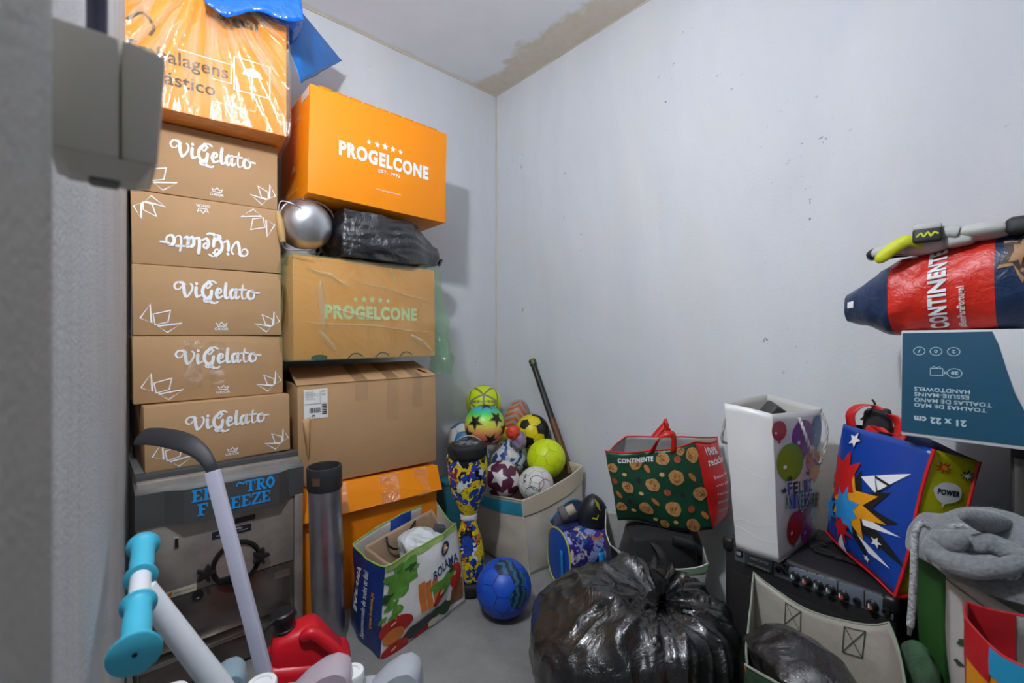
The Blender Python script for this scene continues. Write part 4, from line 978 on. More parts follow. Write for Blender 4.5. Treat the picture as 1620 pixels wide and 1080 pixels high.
for a, b in ((0, 1), (0, 2), (0, 4), (0, 5), (1, 2), (1, 4), (2, 5), (0, 3), (1, 6), (2, 7), (3, 1), (3, 2), (4, 8), (5, 8)):
    da, db = d0[a].normalized(), d0[b].normalized(); nn = da.cross(db).normalized()
    for wd, mt, k in ((.085, mat('ball_line_dark', '3a3a2a', .5), 1.003), (.04, mat('ball_line_grey', '9a9a8a', .5), 1.006)):
        mb = MB(); mb.grid(lambda s_, q: (da.lerp(db, s_)+nn*(q-.5)*wd).normalized()*.105*k+V((0, 0, .105)), 8, 1); mb.build('printed_line', mt, o)
cm = P(795, 758, 2.35)
o, Mx = ball('maroon and white ball with star pattern at the front of the bin', cm, .096, None, core=L_MAR, name='star_ball')
base = [vdir(cm, x, y) for x, y in ((-.2, .1),)][0]; q0 = V(IC[0]).rotation_difference(base).to_matrix()
for i in range(12):
    decal('printed_star', star(0, 0, .56, .46, .3), sphere_map(cm, .096, q0 @ IC[i], None, 1.005), L_WHT, o, .09)
cz = P(806, 724, 2.52)
ball('blue and white zebra-striped football with crests in the middle of the heap', cz, .102, lambda i, k: L_WHT if k == 'pent' else L_ZEB, (.5, .2, .1), mat('seam_navy', '26508a', .6))
cw = P(848, 766, 2.30)
o, Mx = ball('white football with grey outlined panels tucked in the bin corner', cw, .089, lambda i, k: L_WHT, (.2, .5, .4), L_BLK)
decal('printed_letters', T('FILA', -.26, -.09, .26, .09, .03).xf(1, 1, 0, 0, -1.2), sphere_map(cw, .089, vdir(cw, -.62, .30), None, 1.014), L_BLK, o, .06)
for i in range(3):
    dd = vdir(cw, *((.05, .1), (.55, -.1), (-.2, -.5))[i]); decal('printed_ring', line([(.42*math.cos(a*.314), .42*math.sin(a*.314)) for a in range(20)], .035, True), sphere_map(cw, .089, dd, None, 1.013), (L_BLK, mat('ball_red', 'b0242c', .4), L_BLK)[i], o, .08)
cl_ = P(864, 725, 2.42)
ball('plain fluorescent lime football at the right of the heap', cl_, .103, lambda i, k: L_LIME, (.1, .3, .2), mat('seam_lime', 'a3b410', .6))
cy = P(842, 682, 2.58)
ball('yellow and black football beside the leaning stick', cy, .096, lambda i, k: L_YEL if (k == 'hex' and i % 3) else L_BLK, (.7, .2, .5), L_BLK)
cb_ = P(737, 697, 2.6)
ball('white and blue football at the left edge of the heap by the brown carton', cb_, .112, lambda i, k: L_TEAL if i % 3 == 1 else L_WHT, (.2, .4, 1.1))
ball('small yellow ball half hidden behind the rainbow ball', P(797, 692, 2.68), .062, lambda i, k: L_YEL, (.2, .4, 1.1))
cv = P(806, 660, 2.76)
rg_ = thing('rugby_ball', 'grey oval ball with orange chevrons behind the rainbow ball', 'ball', cv-V((0, 0, .12)), (0, rad(18), 0), 'balls heaped in the canvas bin')
MB().lathe([(x*.082, z*.118) for x, z in uv_sphere()], 32, Matrix.Translation((0, 0, .12))).build('cover', leather('ball_grey', '9b9b98'), rg_, smooth=80)
for k in range(5):
    z0 = -.085+k*.038
    def chev(s_, q): 
        th = -PI/2-.1+(s_-.5)*1.7; z = z0+.05*(1-abs(s_-.5)*2)+q*.020; r_ = .0826*math.sqrt(max(0, 1-(z/.119)**2)); return V((r_*math.cos(th), r_*math.sin(th), .12+z))
    MB().grid(chev, 12, 2).build('printed_chevron', mat('chevron_orange', 'c4602a', .5), rg_)
pp = P(812, 684, 2.42)
po = thing('crumpled_pouch', 'small crumpled red and violet pouch lying among the balls', 'pouch', pp-V((0, 0, .04)))
MB().cube_blob(12, lambda p: pp+V((p.normalized().x*.034, p.normalized().y*.03, p.normalized().z*.032))+p.normalized()*.008*ridge(p, 1.2, 3)).build('red_end', mat('pouch_red', 'd8402c', .4), po, True, 70)
MB().cube_blob(12, lambda p: pp+V((.03, .01, -.045))+V((p.normalized().x*.035, p.normalized().y*.03, p.normalized().z*.05))+p.normalized()*.007*ridge(p, 1.2, 5)).build('violet_body', mat('pouch_violet', '9a8aa8', .4, var=.4, vscale=40), po, True, 70)

# ---- canvas bin
bF, bR, bL = V((.083, 2.135, 0)), V((.367, 2.388, 0)), V((-.216, 2.471, 0)); bB = bL+bR-bF
bt_ = [P(826, 792, 2.125), bR+V((.0, -.01, .450)), bB+V((0, 0, .46)), bL+V((.03, -.04, .30))]
bin_ = Bag([bF, bR, bB, bL], bt_, (.016, .0, .0, .025), .005, 7, 11, (.02, 0, 0, .0), .007)
bn = thing('canvas_bin', 'cream canvas storage bin with teal band full of balls in the corner', 'storage bin', (bF+bR+bB+bL)/4)
M_CAN = mat('cream_canvas', 'cfc7b8', .85, bump=.3, bscale=8, bdist=.012, var=.1, spec=.2); M_CANI = mat('canvas_inside', 'bdb49c', .9)
bin_.build(bn, [M_CAN]*4, M_CANI, solid=.004)
decal('teal_band', rect(.0, .80, 1.0, .97), bin_.map(3, .003), mat('teal_cloth', '2a92b0', .7, bump=.2, bscale=60), bn, .06, True)
decal('folded_flap', poly([(.0, .80), (.35, .78), (.7, .80), (1.0, .84), (1.0, 1.0), (0, 1.0)]), bin_.map(0, .006), mat('canvas_flap', 'c6baa2', .85, bump=.25, bscale=9, bdist=.01), bn, .06, True)
bin_.rim(bn, M_CAN, .005)
MB().tube([bin_.surf(0, 0, b/10, .002) for b in range(11)], .004, 6).build('corner_seam', M_CAN, bn, True)

# ---- dark stick leaning in the corner
sa, sb2 = P(843, 574, 2.68), P(887, 703, 2.5); se = sa.lerp(sb2, 1.32)
stk = thing('wooden_stick', 'long stick with black grip and brown wood leaning behind the balls', 'stick', se)
mid_ = sa.lerp(sb2, .70)
MB().tube([sa, sa.lerp(mid_, .3), mid_], [.0165, .017, .018], 14).build('black_grip', mat('grip_black', '23241f', .5, bump=.4, bscale=90), stk, True)
MB().tube([mid_, se], [.019, .021], 14).build('shaft', mat('stick_wood', '6b4428', .5, var=.3, vscale=30), stk, True)
MB().tube([sa+(sa-mid_).normalized()*.022, sa+(sa-mid_).normalized()*.018, sa-(sa-mid_).normalized()*.012], [.017, .022, .021], 14).build('pommel', mat('pommel_green', '5a5a34', .5, .3), stk, True)

# ---- hoverboard standing on end
def graffiti(name, scale, stops, edge=.035):
    m = bpy.data.materials.new(name); m.use_nodes = True; t = NT(m); b = t.n['Principled BSDF']
    co = t.coord(); w = t.new('ShaderNodeTexNoise'); w.inputs['Scale'].default_value = scale*.9; t.link(co, w.inputs['Vector'])
    mx = t.new('ShaderNodeMixRGB'); mx.blend_type = 'ADD'; mx.inputs[0].default_value = .10; t.link(co, mx.inputs[1]); t.link(w.outputs['Color'], mx.inputs[2])
    v = t.new('ShaderNodeTexVoronoi'); v.inputs['Scale'].default_value = scale; t.link(mx.outputs[0], v.inputs['Vector'])
    e = t.new('ShaderNodeTexVoronoi', feature='DISTANCE_TO_EDGE'); e.inputs['Scale'].default_value = scale; t.link(mx.outputs[0], e.inputs['Vector'])
    s_ = t.new('ShaderNodeSeparateColor'); t.link(v.outputs['Color'], s_.inputs[0])
    col = t.ramp(s_.outputs[0], stops, 'CONSTANT')
    col = t.mix(t.ramp(e.outputs[0], [(edge*.6, 0), (edge, 1)]), '0c0c10', col)
    t.link(col, b.inputs['Base Color']); b.inputs['Roughness'].default_value = .25; return m
M_GRAF = graffiti('graffiti_print', 33, [(0, '1c3f9a'), (.22, 'd8c418'), (.42, '14161c'), (.55, 'd0d2d4'), (.66, '24409a'), (.80, 'd4b81a'), (.9, 'c8781c'), (.96, '8a1c50')])
hb = P(744, 935, 2.0); hb.z = 0
hv = thing('hoverboard', 'graffiti-printed hoverboard standing on one wheel against the bin', 'hoverboard', hb, (0, rad(-1.2), 0))
def lobes(prof, name, m, sy=.72): return MB().lathe(prof, 36, None, 0, 1, sy).build(name, m, hv, smooth=50)
lobes([(.04, .055), (.055, .058), (.062, .075), (.064, .13), (.064, .18), (.056, .23), (.046, .27), (.036, .30), (.033, .325)], 'lower_shell', M_GRAF)
lobes([(.030, .318), (.037, .322), (.038, .342), (.030, .348)], 'hinge', mat('hinge_white', 'c4c6c8', .4))
lobes([(.033, .345), (.040, .36), (.055, .40), (.074, .44), (.084, .48), (.0875, .53), (.087, .575), (.084, .59), (.05, .592)], 'upper_shell', M_GRAF, .8)
def tyre(z0, r, h, name):
    pf = [(r*.6, z0), (r*.88, z0), (r*.97, z0+h*.12), (r, z0+h*.3), (r, z0+h*.7), (r*.97, z0+h*.88), (r*.88, z0+h), (r*.62, z0+h)]
    o = MB().lathe(pf, 40).build(name, M_RUB, hv, smooth=50)
    mb = MB()
    for k in range(44):
        a = 2*PI*k/44; M_ = Matrix.Rotation(a, 4, 'Z') @ Matrix.Translation((r*1.0, 0, z0+h*.5)) @ Matrix.Rotation(.5, 4, 'X'); mb.box((0, 0, 0), (.003, .004, h*.55), 0, M=M_)
    mb.build('tread', M_RUB, o)['kind'] = 'stuff'; return o
tyre(0, .064, .055, 'lower_wheel'); w_ = tyre(.594, .084, .06, 'upper_wheel')
hub = MB().lathe([(.055, .648), (.055, .655), (.05, .657), (.04, .652), (0, .652)], 32).build('hub', mat('hub_grey', '55565a', .35, .6), w_)
for k in range(5):
    mb = MB(); M_ = Matrix.Rotation(2*PI*k/5, 4, 'Z'); mb.hexa([M_ @ V(p) for p in ((.004, -.006, .652), (.045, -.014, .652), (.045, .014, .652), (.004, .006, .652), (.004, -.005, .659), (.045, -.011, .657), (.045, .011, .657), (.004, .005, .659))]); mb.build('spoke', mat('spoke_silver', '8f9196', .3, .8), w_)
arch = MB(); arch.grid(lambda s_, q: V(((.090+.006*q)*math.cos(PI*.05+s_*PI*.9), (.080+.006*q)*math.sin(PI*.05+s_*PI*.9), .585+.085*math.sin(s_*PI)*(1-.1*q))), 24, 1)
arch.build('wheel_guard', mat('guard_silver', 'a6a8aa', .4), hv, solid=.003)
# teal thing glimpsed behind the hoverboard
mb = MB(); mb.box((0, 0, .2), (.14, .1, .40), .012, M=Matrix.Translation((-.30, 2.30, 0)) @ Matrix.Rotation(rad(40), 4, 'Z'))
mb.box((0, 0, .405), (.15, .11, .02), .006, M=Matrix.Translation((-.30, 2.30, 0)) @ Matrix.Rotation(rad(40), 4, 'Z'))
tag(mb.build('teal_crate', mat('teal_plastic', '1a5a6c', .5)), 'dark teal lidded crate half hidden between hoverboard and brown carton', 'crate')

# ================================================================ child's sports bag
dc = V((.212, 2.06, .126)); dax = V((.92, .39, 0)).normalized(); dn = V((dax.y, -dax.x, 0))
db = thing('sports_bag', 'small blue child sports bag with patterned side on the floor', 'bag', dc-V((0, 0, .126)))
M_DB = mat('nylon_blue', '1450b0', .5, bump=.25, bscale=14, bdist=.008, var=.12); M_STRAP = mat('strap_blue', '1c8cd8', .6, bump=.3, bscale=150); M_PIPE = mat('piping_yellow', 'b4b45a', .6)
M_PAT = graffiti('cartoon_stripes', 30, [(0, '2c2a7a'), (.35, '3a2f86'), (.55, '8f98c8'), (.70, 'b06a38'), (.80, 'c4b8b0'), (.9, '2a5aa8')], .02)
def dsec(a): return (.105*math.copysign(abs(math.sin(a))**.8, math.sin(a)), .125*math.copysign(abs(math.cos(a))**.8, math.cos(a)))
DL = .25
def dpt(l, a, k=1): x, z = dsec(a); return dc+dax*l+dn*(x*k)+V((0, 0, z*k))
mb = MB(); mb.grid(lambda s_, q: dpt(DL*s_, -.3+q*(PI+1.2), 1+.03*math.sin(s_*PI)), 14, 26); mb.build('side_lower', mat('nylon_navy', '1a3a86', .5, var=.2), db, True, 60, solid=.003)
mb = MB(); mb.grid(lambda s_, q: dpt(DL*s_, .15+q*1.45, 1.035+.02*math.sin(s_*PI)), 14, 12); mb.build('patterned_panel', M_PAT, db, True, 60, solid=.003)
for l, s_ in ((-.002, -1), (DL+.002, 1)):
    mb = MB(); n = 36; mb.add([dc+dax*(l+s_*.012)]+[dpt(l, 2*PI*k/n, .97) for k in range(n)]+[dpt(l+s_*.009, 2*PI*k/n, .6) for k in range(n)], [(0, 1+n+k, 1+n+(k+1) % n) for k in range(n)]+[(1+k, 1+(k+1) % n, 1+n+(k+1) % n, 1+n+k) for k in range(n)])
    mb.build('end_panel', M_DB, db, True, 70)
    MB().tube([dpt(l, 2*PI*k/n, 1.0) for k in range(n)], .0045, 6, closed=True).build('piping', M_PIPE, db, True)
MB().tube([dpt(DL*k/12, 1.62, 1.05) for k in range(13)], .004, 6).build('piping', M_PIPE, db, True)
mb = MB(); mb.grid(lambda s_, q: dpt(-.016-.004*math.sin(q*9), 0, 0)*0+dc+dax*(-.018)+dn*(.045+.022*s_+.010*q)+V((0, 0, .055-.15*q)), 2, 8); mb.build('shoulder_strap', M_STRAP, db, True, solid=.003)
mb = MB(); mb.grid(lambda s_, q: dpt(.135+.03*s_, 1.35+.95*q, 1.08+.10*math.sin(q*PI)), 2, 10); mb.build('carry_handle', M_STRAP, db, True, solid=.004)
mp = lambda x, y: dpt(.02+x*.16, 2.25-y*.55, 1.06)
decal('printed_letters', T('CIE', .05, .05, .55, .75, .05), mp, mat('print_acid', 'c8d020', .5), db, .08, True)
decal('printed_red_patch', rect(.62, .0, 1.2, .8), mp, mat('print_patch_red', 'c02820', .5), db, .08, True)
mb = MB(); mb.grid(lambda s_, q: dpt(DL*s_, -.35-.25*q, 1)+V((0, 0, .085*math.sin(PI*s_)*q+.02*q))+dn*(-.02*q), 14, 8); mb.build('open_lid', mat('lid_navy', '2a3050', .6, var=.3, vscale=30), db, True, 60, solid=.003)
MB().tube([dpt(DL*s_/14, -.6, 1)+V((0, 0, .085*math.sin(PI*s_/14)+.02))+dn*(-.02) for s_ in range(15)], .004, 6).build('lid_piping', mat('piping_teal', '2a7a98', .6), db, True)
kc = P(938, 810, 2.10)
kn = thing('knee_pad', 'black knee pad with yellow stripes poking out of the sports bag', 'knee pad', kc-V((0, 0, .06)))
def kfn(p):
    s_ = p.normalized(); q = V((s_.x*.072, s_.y*.055, s_.z*.085)); q.z -= .02*abs(s_.x); return kc+q
MB().cube_blob(14, kfn).build('shell', mat('pad_black', '1a1e26', .4), kn, True, 70)
kd = vdir(kc, .25, .35)
def kmap(x, y):
    tw = (V((0, 0, CAM_H))-kc).normalized(); ri = V((0, 0, 1)).cross(tw).normalized(); u_ = tw.cross(ri); p = (ri*x+u_*y+tw*.9).normalized()
    return kfn(p)+p*.003
for k in range(3): decal('yellow_stripe', line([(.12+.10*k*.5, .62-.16*k), (.42+.05*k*.5, .40-.16*k)], .045), kmap, mat('print_yellow_bright', 'd8d020', .5), kn, .08, True)
decal('yellow_letter', line([(.0, -.35), (.28, -.45)], .07)+line([(.28, -.45), (.35, -.2)], .06), kmap, MATS['print_yellow_bright'], kn, .08, True)
rc = P(893, 812, 2.06)
rs = thing('skate_stopper', 'grey and beige rubber roller stopper at the mouth of the sports bag', 'roller', rc-V((0, 0, .03)))
rM = Matrix.Translation(rc) @ V((0, 0, 1)).rotation_difference(V((.85, .1, .4))).to_matrix().to_4x4()
MB().lathe([(0, -.022), (.030, -.022), (.036, -.018), (.036, .008), (.032, .012), (0, .012)], 24, rM).build('cap', mat('rubber_grey', '5e5c5c', .7), rs, True)
MB().lathe([(.024, .012), (.024, .05), (.02, .052), (0, .052)], 20, rM).build('core', mat('core_beige', 'b4a890', .6), rs, True)

# ================================================================ big black bin bag
GC = V((.345, 1.385, 0)); GK = P(1046, 948, 1.34)
gbk = thing('bin_bag', 'large full black bin bag knotted at the top in the foreground', 'bin bag', GC)
M_BIN = bag_black('bin_film', 8, .55, .27, '131315')
kn_ax = (V((0, -.75, 1))).normalized(); ke1 = V((1, 0, 0)); ke2 = kn_ax.cross(ke1)
def gfn2(p):
    s_ = p.normalized(); e = .62
    q = V((math.copysign(abs(s_.x)**.85, s_.x)*.285, math.copysign(abs(s_.y)**.85, s_.y)*.275, 0))
    q.z = .19+(math.copysign(abs(s_.z)**.75, s_.z)*(.165 if s_.z > 0 else .19)); 
    if s_.x < 0: q.z -= .03*sm(-s_.x, .2, 1)*sm(s_.z, 0, 1)
    q += GC; d = q-GK; a = math.atan2(d.dot(ke2), d.dot(ke1)); r = d.length
    wv = a+.5*nz(q, 5, 2)
    fold = (1-abs(math.sin(wv*6.5+1.5*nz(q, 9, 3))))**2*.9+(1-abs(math.sin(wv*13+2*nz(q, 12, 4))))**2*.5
    amp = .016*sm(r, .0, .10)*(1-sm(r, .14, .40))+.004
    ring = .022*math.exp(-((r-.17)/.05)**2)*(1+nz(q, 10, 7))-.035*math.exp(-(r/.075)**2)
    w = ridge(q+nv(q, 6, 5)*.08, 7, 8)*.006+ridge(q+nv(q, 11, 6)*.04, 17, 9)*.003
    n_ = V((s_.x, s_.y*1.1, s_.z*1.4)).normalized()
    q += n_*(fold*amp+ring+w); q.z = max(q.z, .001); return q
MB().cube_blob(80, gfn2).build('bag', M_BIN, gbk, True, 80)
def knotf(s_, q):
    a = s_*2*PI; r = (.012+.035*abs(q-.35)**1.2*2.2)*(1+.35*math.cos(5*a+2*q)+.2*nz((a, q*4, 0), 2))
    return GK-kn_ax*.03+kn_ax*(.075*q)+ke1*(r*math.cos(a)+.02*q)+ke2*r*math.sin(a)
MB().grid(knotf, 40, 12).build('knot', M_BIN, gbk, True, 80)

# ================================================================ open sack behind it and what it holds
sbag = Bag([V((.40, 1.74, 0)), V((.69, 1.69, 0)), V((.76, 1.93, 0)), V((.43, 2.0, 0))], [V((.375, 1.735, .325)), V((.72, 1.67, .285)), V((.76, 1.90, .34)), V((.41, 2.0, .36))], (.015, .01, .0, .01), .006, 8, 21, (.05, .02, 0, .0), .005)
so = thing('woven_sack', 'open woven shopping sack, black and white, under the nut-print bag', 'shopping bag', V((.57, 1.84, 0)))
M_WS = mat('sack_white', 'b9bbb4', .45, bump=.3, bscale=10, bdist=.012); M_WBK = mat('sack_black', '232324', .35, bump=.5, bscale=8, bdist=.02, dist=1)
sbag.build(so, [M_WS, M_WS, M_WS, M_WBK], M_WS)
decal('black_corner', poly([(0, 0), (.16, 0), (.30, .55), (.22, .9), (.02, 1.0), (0, 1)]), sbag.map(0, .003), M_WBK, so, .05, True)
decal('green_hem', rect(.30, .90, 1.0, 1.0), sbag.map(0, .003), mat('sack_green', '6f8a70', .5), so, .05, True)
sbag.rim(so, M_WS, .003)
bc_ = V((.575, 1.80, .27))
hbag = thing('black_holdall', 'black fabric holdall with webbing strap stuffed in the woven sack', 'bag', V((.575, 1.80, .16)))
def hfn(p):
    s_ = p.normalized().lerp(p*.8, .4); q = bc_+V((s_.x*.155, s_.y*.115, s_.z*.115)); q += s_*(.008*ridge(q, 9, 4)); q.z = min(q.z, .377); return q
MB().cube_blob(16, hfn).build('body', mat('black_cloth', '141416', .8, bump=.3, bscale=200, sheen=.1), hbag, True, 70)
mb = MB(); pth = spline([(.53, 1.70, .35), (.545, 1.655, .33), (.56, 1.64, .28), (.58, 1.65, .24)], 5); mb.grid(lambda s_, q: V(pth[min(15, int(q*15))])+V((.035*(s_-.5), 0, 0)), 2, 15); mb.build('strap', mat('webbing', '1c1c1f', .7, bump=.5, bscale=200), hbag, True, solid=.003)
mb = MB(); pth2 = spline([(.60, 1.70, .36), (.66, 1.665, .355), (.70, 1.68, .32), (.70, 1.70, .28)], 5); mb.grid(lambda s_, q: V(pth2[min(15, int(q*15))])+V((0, .0, .035*(s_-.5))), 2, 15); mb.build('strap', MATS['webbing'], hbag, True, solid=.003)

# ---- nut-print bag
nb = Bag([P(978, 824, 1.82), P(1128, 838, 1.72), P(1155, 806, 1.86), P(990, 812, 1.97)], [P(957, 712, 1.80), P(1099, 701, 1.72), P(1134, 690, 1.84), P(988, 692, 1.96)], (.03, .03, .01, .01), .013, 7, 31, (.015, .01, .0, .02), .010)
nt = thing('nut_print_bag', 'green and red shopping bag printed with walnuts and hazelnuts', 'shopping bag', (nb.b[0]+nb.b[1]+nb.b[2]+nb.b[3])/4)
M_NG = mat('woven_darkgreen', '1c4a35', .35, bump=.4, bscale=9, bdist=.015, dist=1, var=.2); M_NR = mat('woven_red', 'd0201c', .35, bump=.4, bscale=9, bdist=.015, dist=1, var=.15); M_NI = mat('woven_silver', '9a9a98', .4, bump=.3, bscale=9, bdist=.012)
nb.build(nt, [M_NG, M_NR, M_NG, M_NR], M_NI)
M_WAL = mat('print_walnut', 'd09a5c', .5, var=.45, vscale=120); M_HAZ = mat('print_hazelnut', 'b0563a', .45, var=.4, vscale=60); M_ALM = mat('print_almond', 'c4783a', .5, var=.2, vscale=50); M_PEA = mat('print_cashew', 'd8b070', .5)
M_WALD = mat('print_walnut_dark', '7a4a22', .6)
def nab(x, y):
    b = 1-(y-335)/(820-335); return (x-lerp(150, 60, b))/(lerp(740, 605, b)-lerp(150, 60, b)), b
nm = nb.map(0, .0035); nm2 = nb.map(0, .005)
for x, y, kx in ((412, 390, 1), (585, 392, 1), (250, 415, .95), (113, 445, .8), (370, 537, 1), (500, 497, 1.05), (213, 567, 1), (648, 605, 1.05), (490, 683, 1.15), (322, 700, 1.05), (170, 712, .8), (622, 795, 1), (505, 330, .6), (440, 800, .7)):
    a, b = nab(x, y); a = min(max(a, .06), .94); b = min(max(b, .07), .95)
    o = decal('printed_walnut', blob2(a, b, .070*kx, .082*kx, x, 18, .2), nm, M_WAL, nt, .05, True)
    R_ = random.Random(x*7+y)
    for q in range(7):
        an = R_.uniform(0, 6.28); r0 = R_.uniform(.008, .045)*kx; cx_, cy2 = a+math.cos(an)*r0, b+math.sin(an)*r0*1.15; a2 = an+R_.uniform(.9, 2.2); l_ = R_.uniform(.010, .022)*kx
        decal('walnut_furrow', line(spline([(cx_-math.cos(a2)*l_, cy2-math.sin(a2)*l_), (cx_+R_.uniform(-.006, .006), cy2+R_.uniform(-.006, .006)), (cx_+math.cos(a2)*l_, cy2+math.sin(a2)*l_*1.2)], 3), .0075), nm2, M_WALD, o, .05, True)
for x, y in ((497, 400), (452, 580), (600, 690), (125, 537)):
    a, b = nab(x, y); decal('printed_hazelnut', ell(max(a, .05), b, .036, .043), nm, M_HAZ, nt, .05, True)
for x, y in ((327, 445), (592, 503), (383, 645), (153, 627), (690, 735)):
    a, b = nab(x, y); decal('printed_almond', ell(min(max(a, .05), .95), b, .025, .055, 16, .5), nm, M_ALM, nt, .05, True)
for x, y in ((192, 484), (420, 477), (302, 597), (243, 727), (378, 768), (510, 765)):
    a, b = nab(x, y); decal('printed_cashew', ell(a, b, .026, .024, 14), nm, M_PEA, nt, .05, True)
for x, y in ((283, 510), (540, 600), (222, 662)):
    a, b = nab(x, y); decal('printed_raisin', blob2(a, b, .026, .035, x, 14, .5), nm, mat('print_raisin', '3a1a30', .5), nt, .05, True)
decal('printed_name', T('CONTINENTE', .13, .855, .52, .925, .045), nm2, M_WHITEP, nt, .05, True)
n1 = nb.map(1, .004)
decal('side_print', T('100%\nreciclado', .18, .74, .95, .95, .02), n1, M_WHITEP, nt, .08, True)
for k in range(5): decal('side_line', T(('Saco feito', 'com plastico', 'reciclado', 'use outra vez', 'Obrigado')[k], .2, .58-.11*k, .85, .62-.11*k), n1, M_WHITEP, nt, .08, True)
nb.rim(nt, M_NR, .003)
for i, a0, a1, lean in ((0, .50, .74, -.02), (2, .45, .70, .0)):
    e0, e1_ = nb.surf(i, a0, .96, .004), nb.surf(i, a1, .96, .004); top = e0.lerp(e1_, .5)+V((.02, lean, .075))
    pa = spline([tuple(e0), tuple(e0.lerp(top, .7)+V((-.012, 0, .012))), tuple(top), tuple(e1_.lerp(top, .7)+V((.012, 0, .01))), tuple(e1_)], 5)
    mb = MB(); wd = (e1_-e0).normalized()*.016; n = len(pa)-1
    mb.grid(lambda s_, q: V(pa[int(round(q*n))])+V((0, .012*(s_-.5), 0))+V((0, 0, .024*(s_-.5)))*math.sin(q*PI)+wd*(s_-.5)*abs(math.cos(q*PI))*1.6, 2, n); mb.build('handle', M_NR, nt, True, 60, solid=.002)
# ================================================================ keyboard amplifier
AO = V((.817, 1.30, 0)); AY = rad(-54.5); AH = .465; AW = .44; AD = .33
am = thing('keyboard_amplifier', 'black keyboard amplifier with grey control panel standing on the floor', 'amplifier', AO, (0, 0, AY))
M_VIN = mat('black_vinyl', '1e1e20', .55, bump=.3, bscale=220, bdist=.002); M_GRL = mat('grille_cloth', '121213', .8, bump=.8, bscale=300, bdist=.002); M_PNL = mat('panel_grey', '717c88', .4, .3)
mb = MB(); mb.box((0, AD/2, AH/2), (AW, AD, AH), .014, 3); mb.build('cabinet', M_VIN, am)
mb = MB(); mb.box((0, -.002, .19), (AW-.03, .006, .36), .003); mb.build('grille', M_GRL, am)
def cpt(sx_, z0, z1):
    mb = MB(); mb.box((sx_*(AW/2-.012), .012, (z0+z1)/2), (.036, .036, z1-z0), .012, 3); return mb
for sx_ in (-1, 1): cpt(sx_, AH-.042, AH+.003).build('corner_guard', M_BLKP, am)
apt = lambda px, py, y=0: LP(px, py, AO, AY, y)
for (a, b, c, d) in (((1163, 866), (1223, 888), (1221, 906), (1163, 885)), ((1225, 888), (1325, 919), (1324, 948), (1225, 909)), ((1327, 920), (1367, 933), (1367, 962), (1327, 949)), ((1369, 934), (1415, 950), (1414, 981), (1369, 963))):
    q = [apt(*p) for p in (a, b, c, d)]; mb = MB()
    mb.hexa([V((x, -.002, z)) for x, z in (q[3], q[2])]+[V((x, .003, z)) for x, z in (q[2], q[3])]+[V((x, -.004, z)) for x, z in (q[0], q[1])]+[V((x, .003, z)) for x, z in (q[1], q[0])], .0008); mb.build('control_panel', M_PNL, am)
af = lambda x, z: V((x, -.0056, z))
def atext(txt, p0, p1, h, m=M_WHITEP, bold=.02):
    (x0, z0), (x1, z1) = apt(*p0), apt(*p1); t2 = T(txt, 0, 0, 1, 1, bold)
    decal('panel_text', M2([(lerp(x0, x1, x), lerp(z0, z1, x)+y*h) for x, y in t2.v], t2.f), af, m, am)
atext('MICRO', (1188, 883), (1217, 893), .008); atext('KEYBOARD', (1185, 891), (1219, 904), .007)
atext('VOLUME   LOW   MID   HIGH', (1258, 897), (1322, 917), .003, bold=0)
x, z = apt(1171, 873); mb = MB(); mb.box((x, -.006, z), (.022, .006, .022), .001); o = mb.build('power_switch', M_BLKP, am); mb = MB(); mb.box((x, -.010, z-.002), (.014, .004, .010), .001); mb.build('rocker', mat('rocker_grey', '8a8c90', .4), o)
def aknob(px, py, m, r=.011):
    x, z = apt(px, py); M_ = Matrix.Translation((x, -.004, z)) @ RX
    o = MB().lathe([(r*1.2, 0), (r*1.2, .003), (r, .005), (r*.9, .016), (r*.8, .018), (0, .018)], 20, M_).build('knob', M_BLKP, am)
    MB().lathe([(0, .0195), (r*.5, .0195), (r*.55, .0175)], 14, M_).build('knob_cap', m, o)
    mb = MB(); mb.box((x-.002, -.0235, z+.004), (.0025, .002, r*.9)); mb.build('pointer', M_WHITEP, o)
KS = mat('cap_teal', '7f9a9c', .3, .5); KR = mat('cap_red', 'b0503c', .4)
for px, py, m in ((1259, 910, KS), (1277.5, 917, KR), (1295.5, 924, KS), (1315, 931, KS), (1335, 940, KR), (1381, 956, KR)): aknob(px, py, m)
for px, py in ((1233, 899), (1244, 903), (1245, 893), (1403, 966), (1357, 949)):
    x, z = apt(px, py); MB().lathe([(.004, .001), (.0085, .001), (.0085, .006), (.005, .007), (.004, .002)], 18, Matrix.Translation((x, -.004, z)) @ RX).build('jack', M_BLKP, am)
co_ = [V((.06+.08*math.cos(a*.35)+.02*math.sin(a*.9), .17+.05*math.sin(a*.35)+.012*math.cos(a*1.3), AH+.004+.001*(a % 9))) for a in range(60)]
Ma = Matrix.Translation(AO) @ Matrix.Rotation(AY, 4, 'Z')
tag(MB().tube([Ma @ v for v in co_], .004, 6).build('coiled_cable', M_RUB), 'black cable coiled on top of the amplifier between the two gift bags', 'cable')

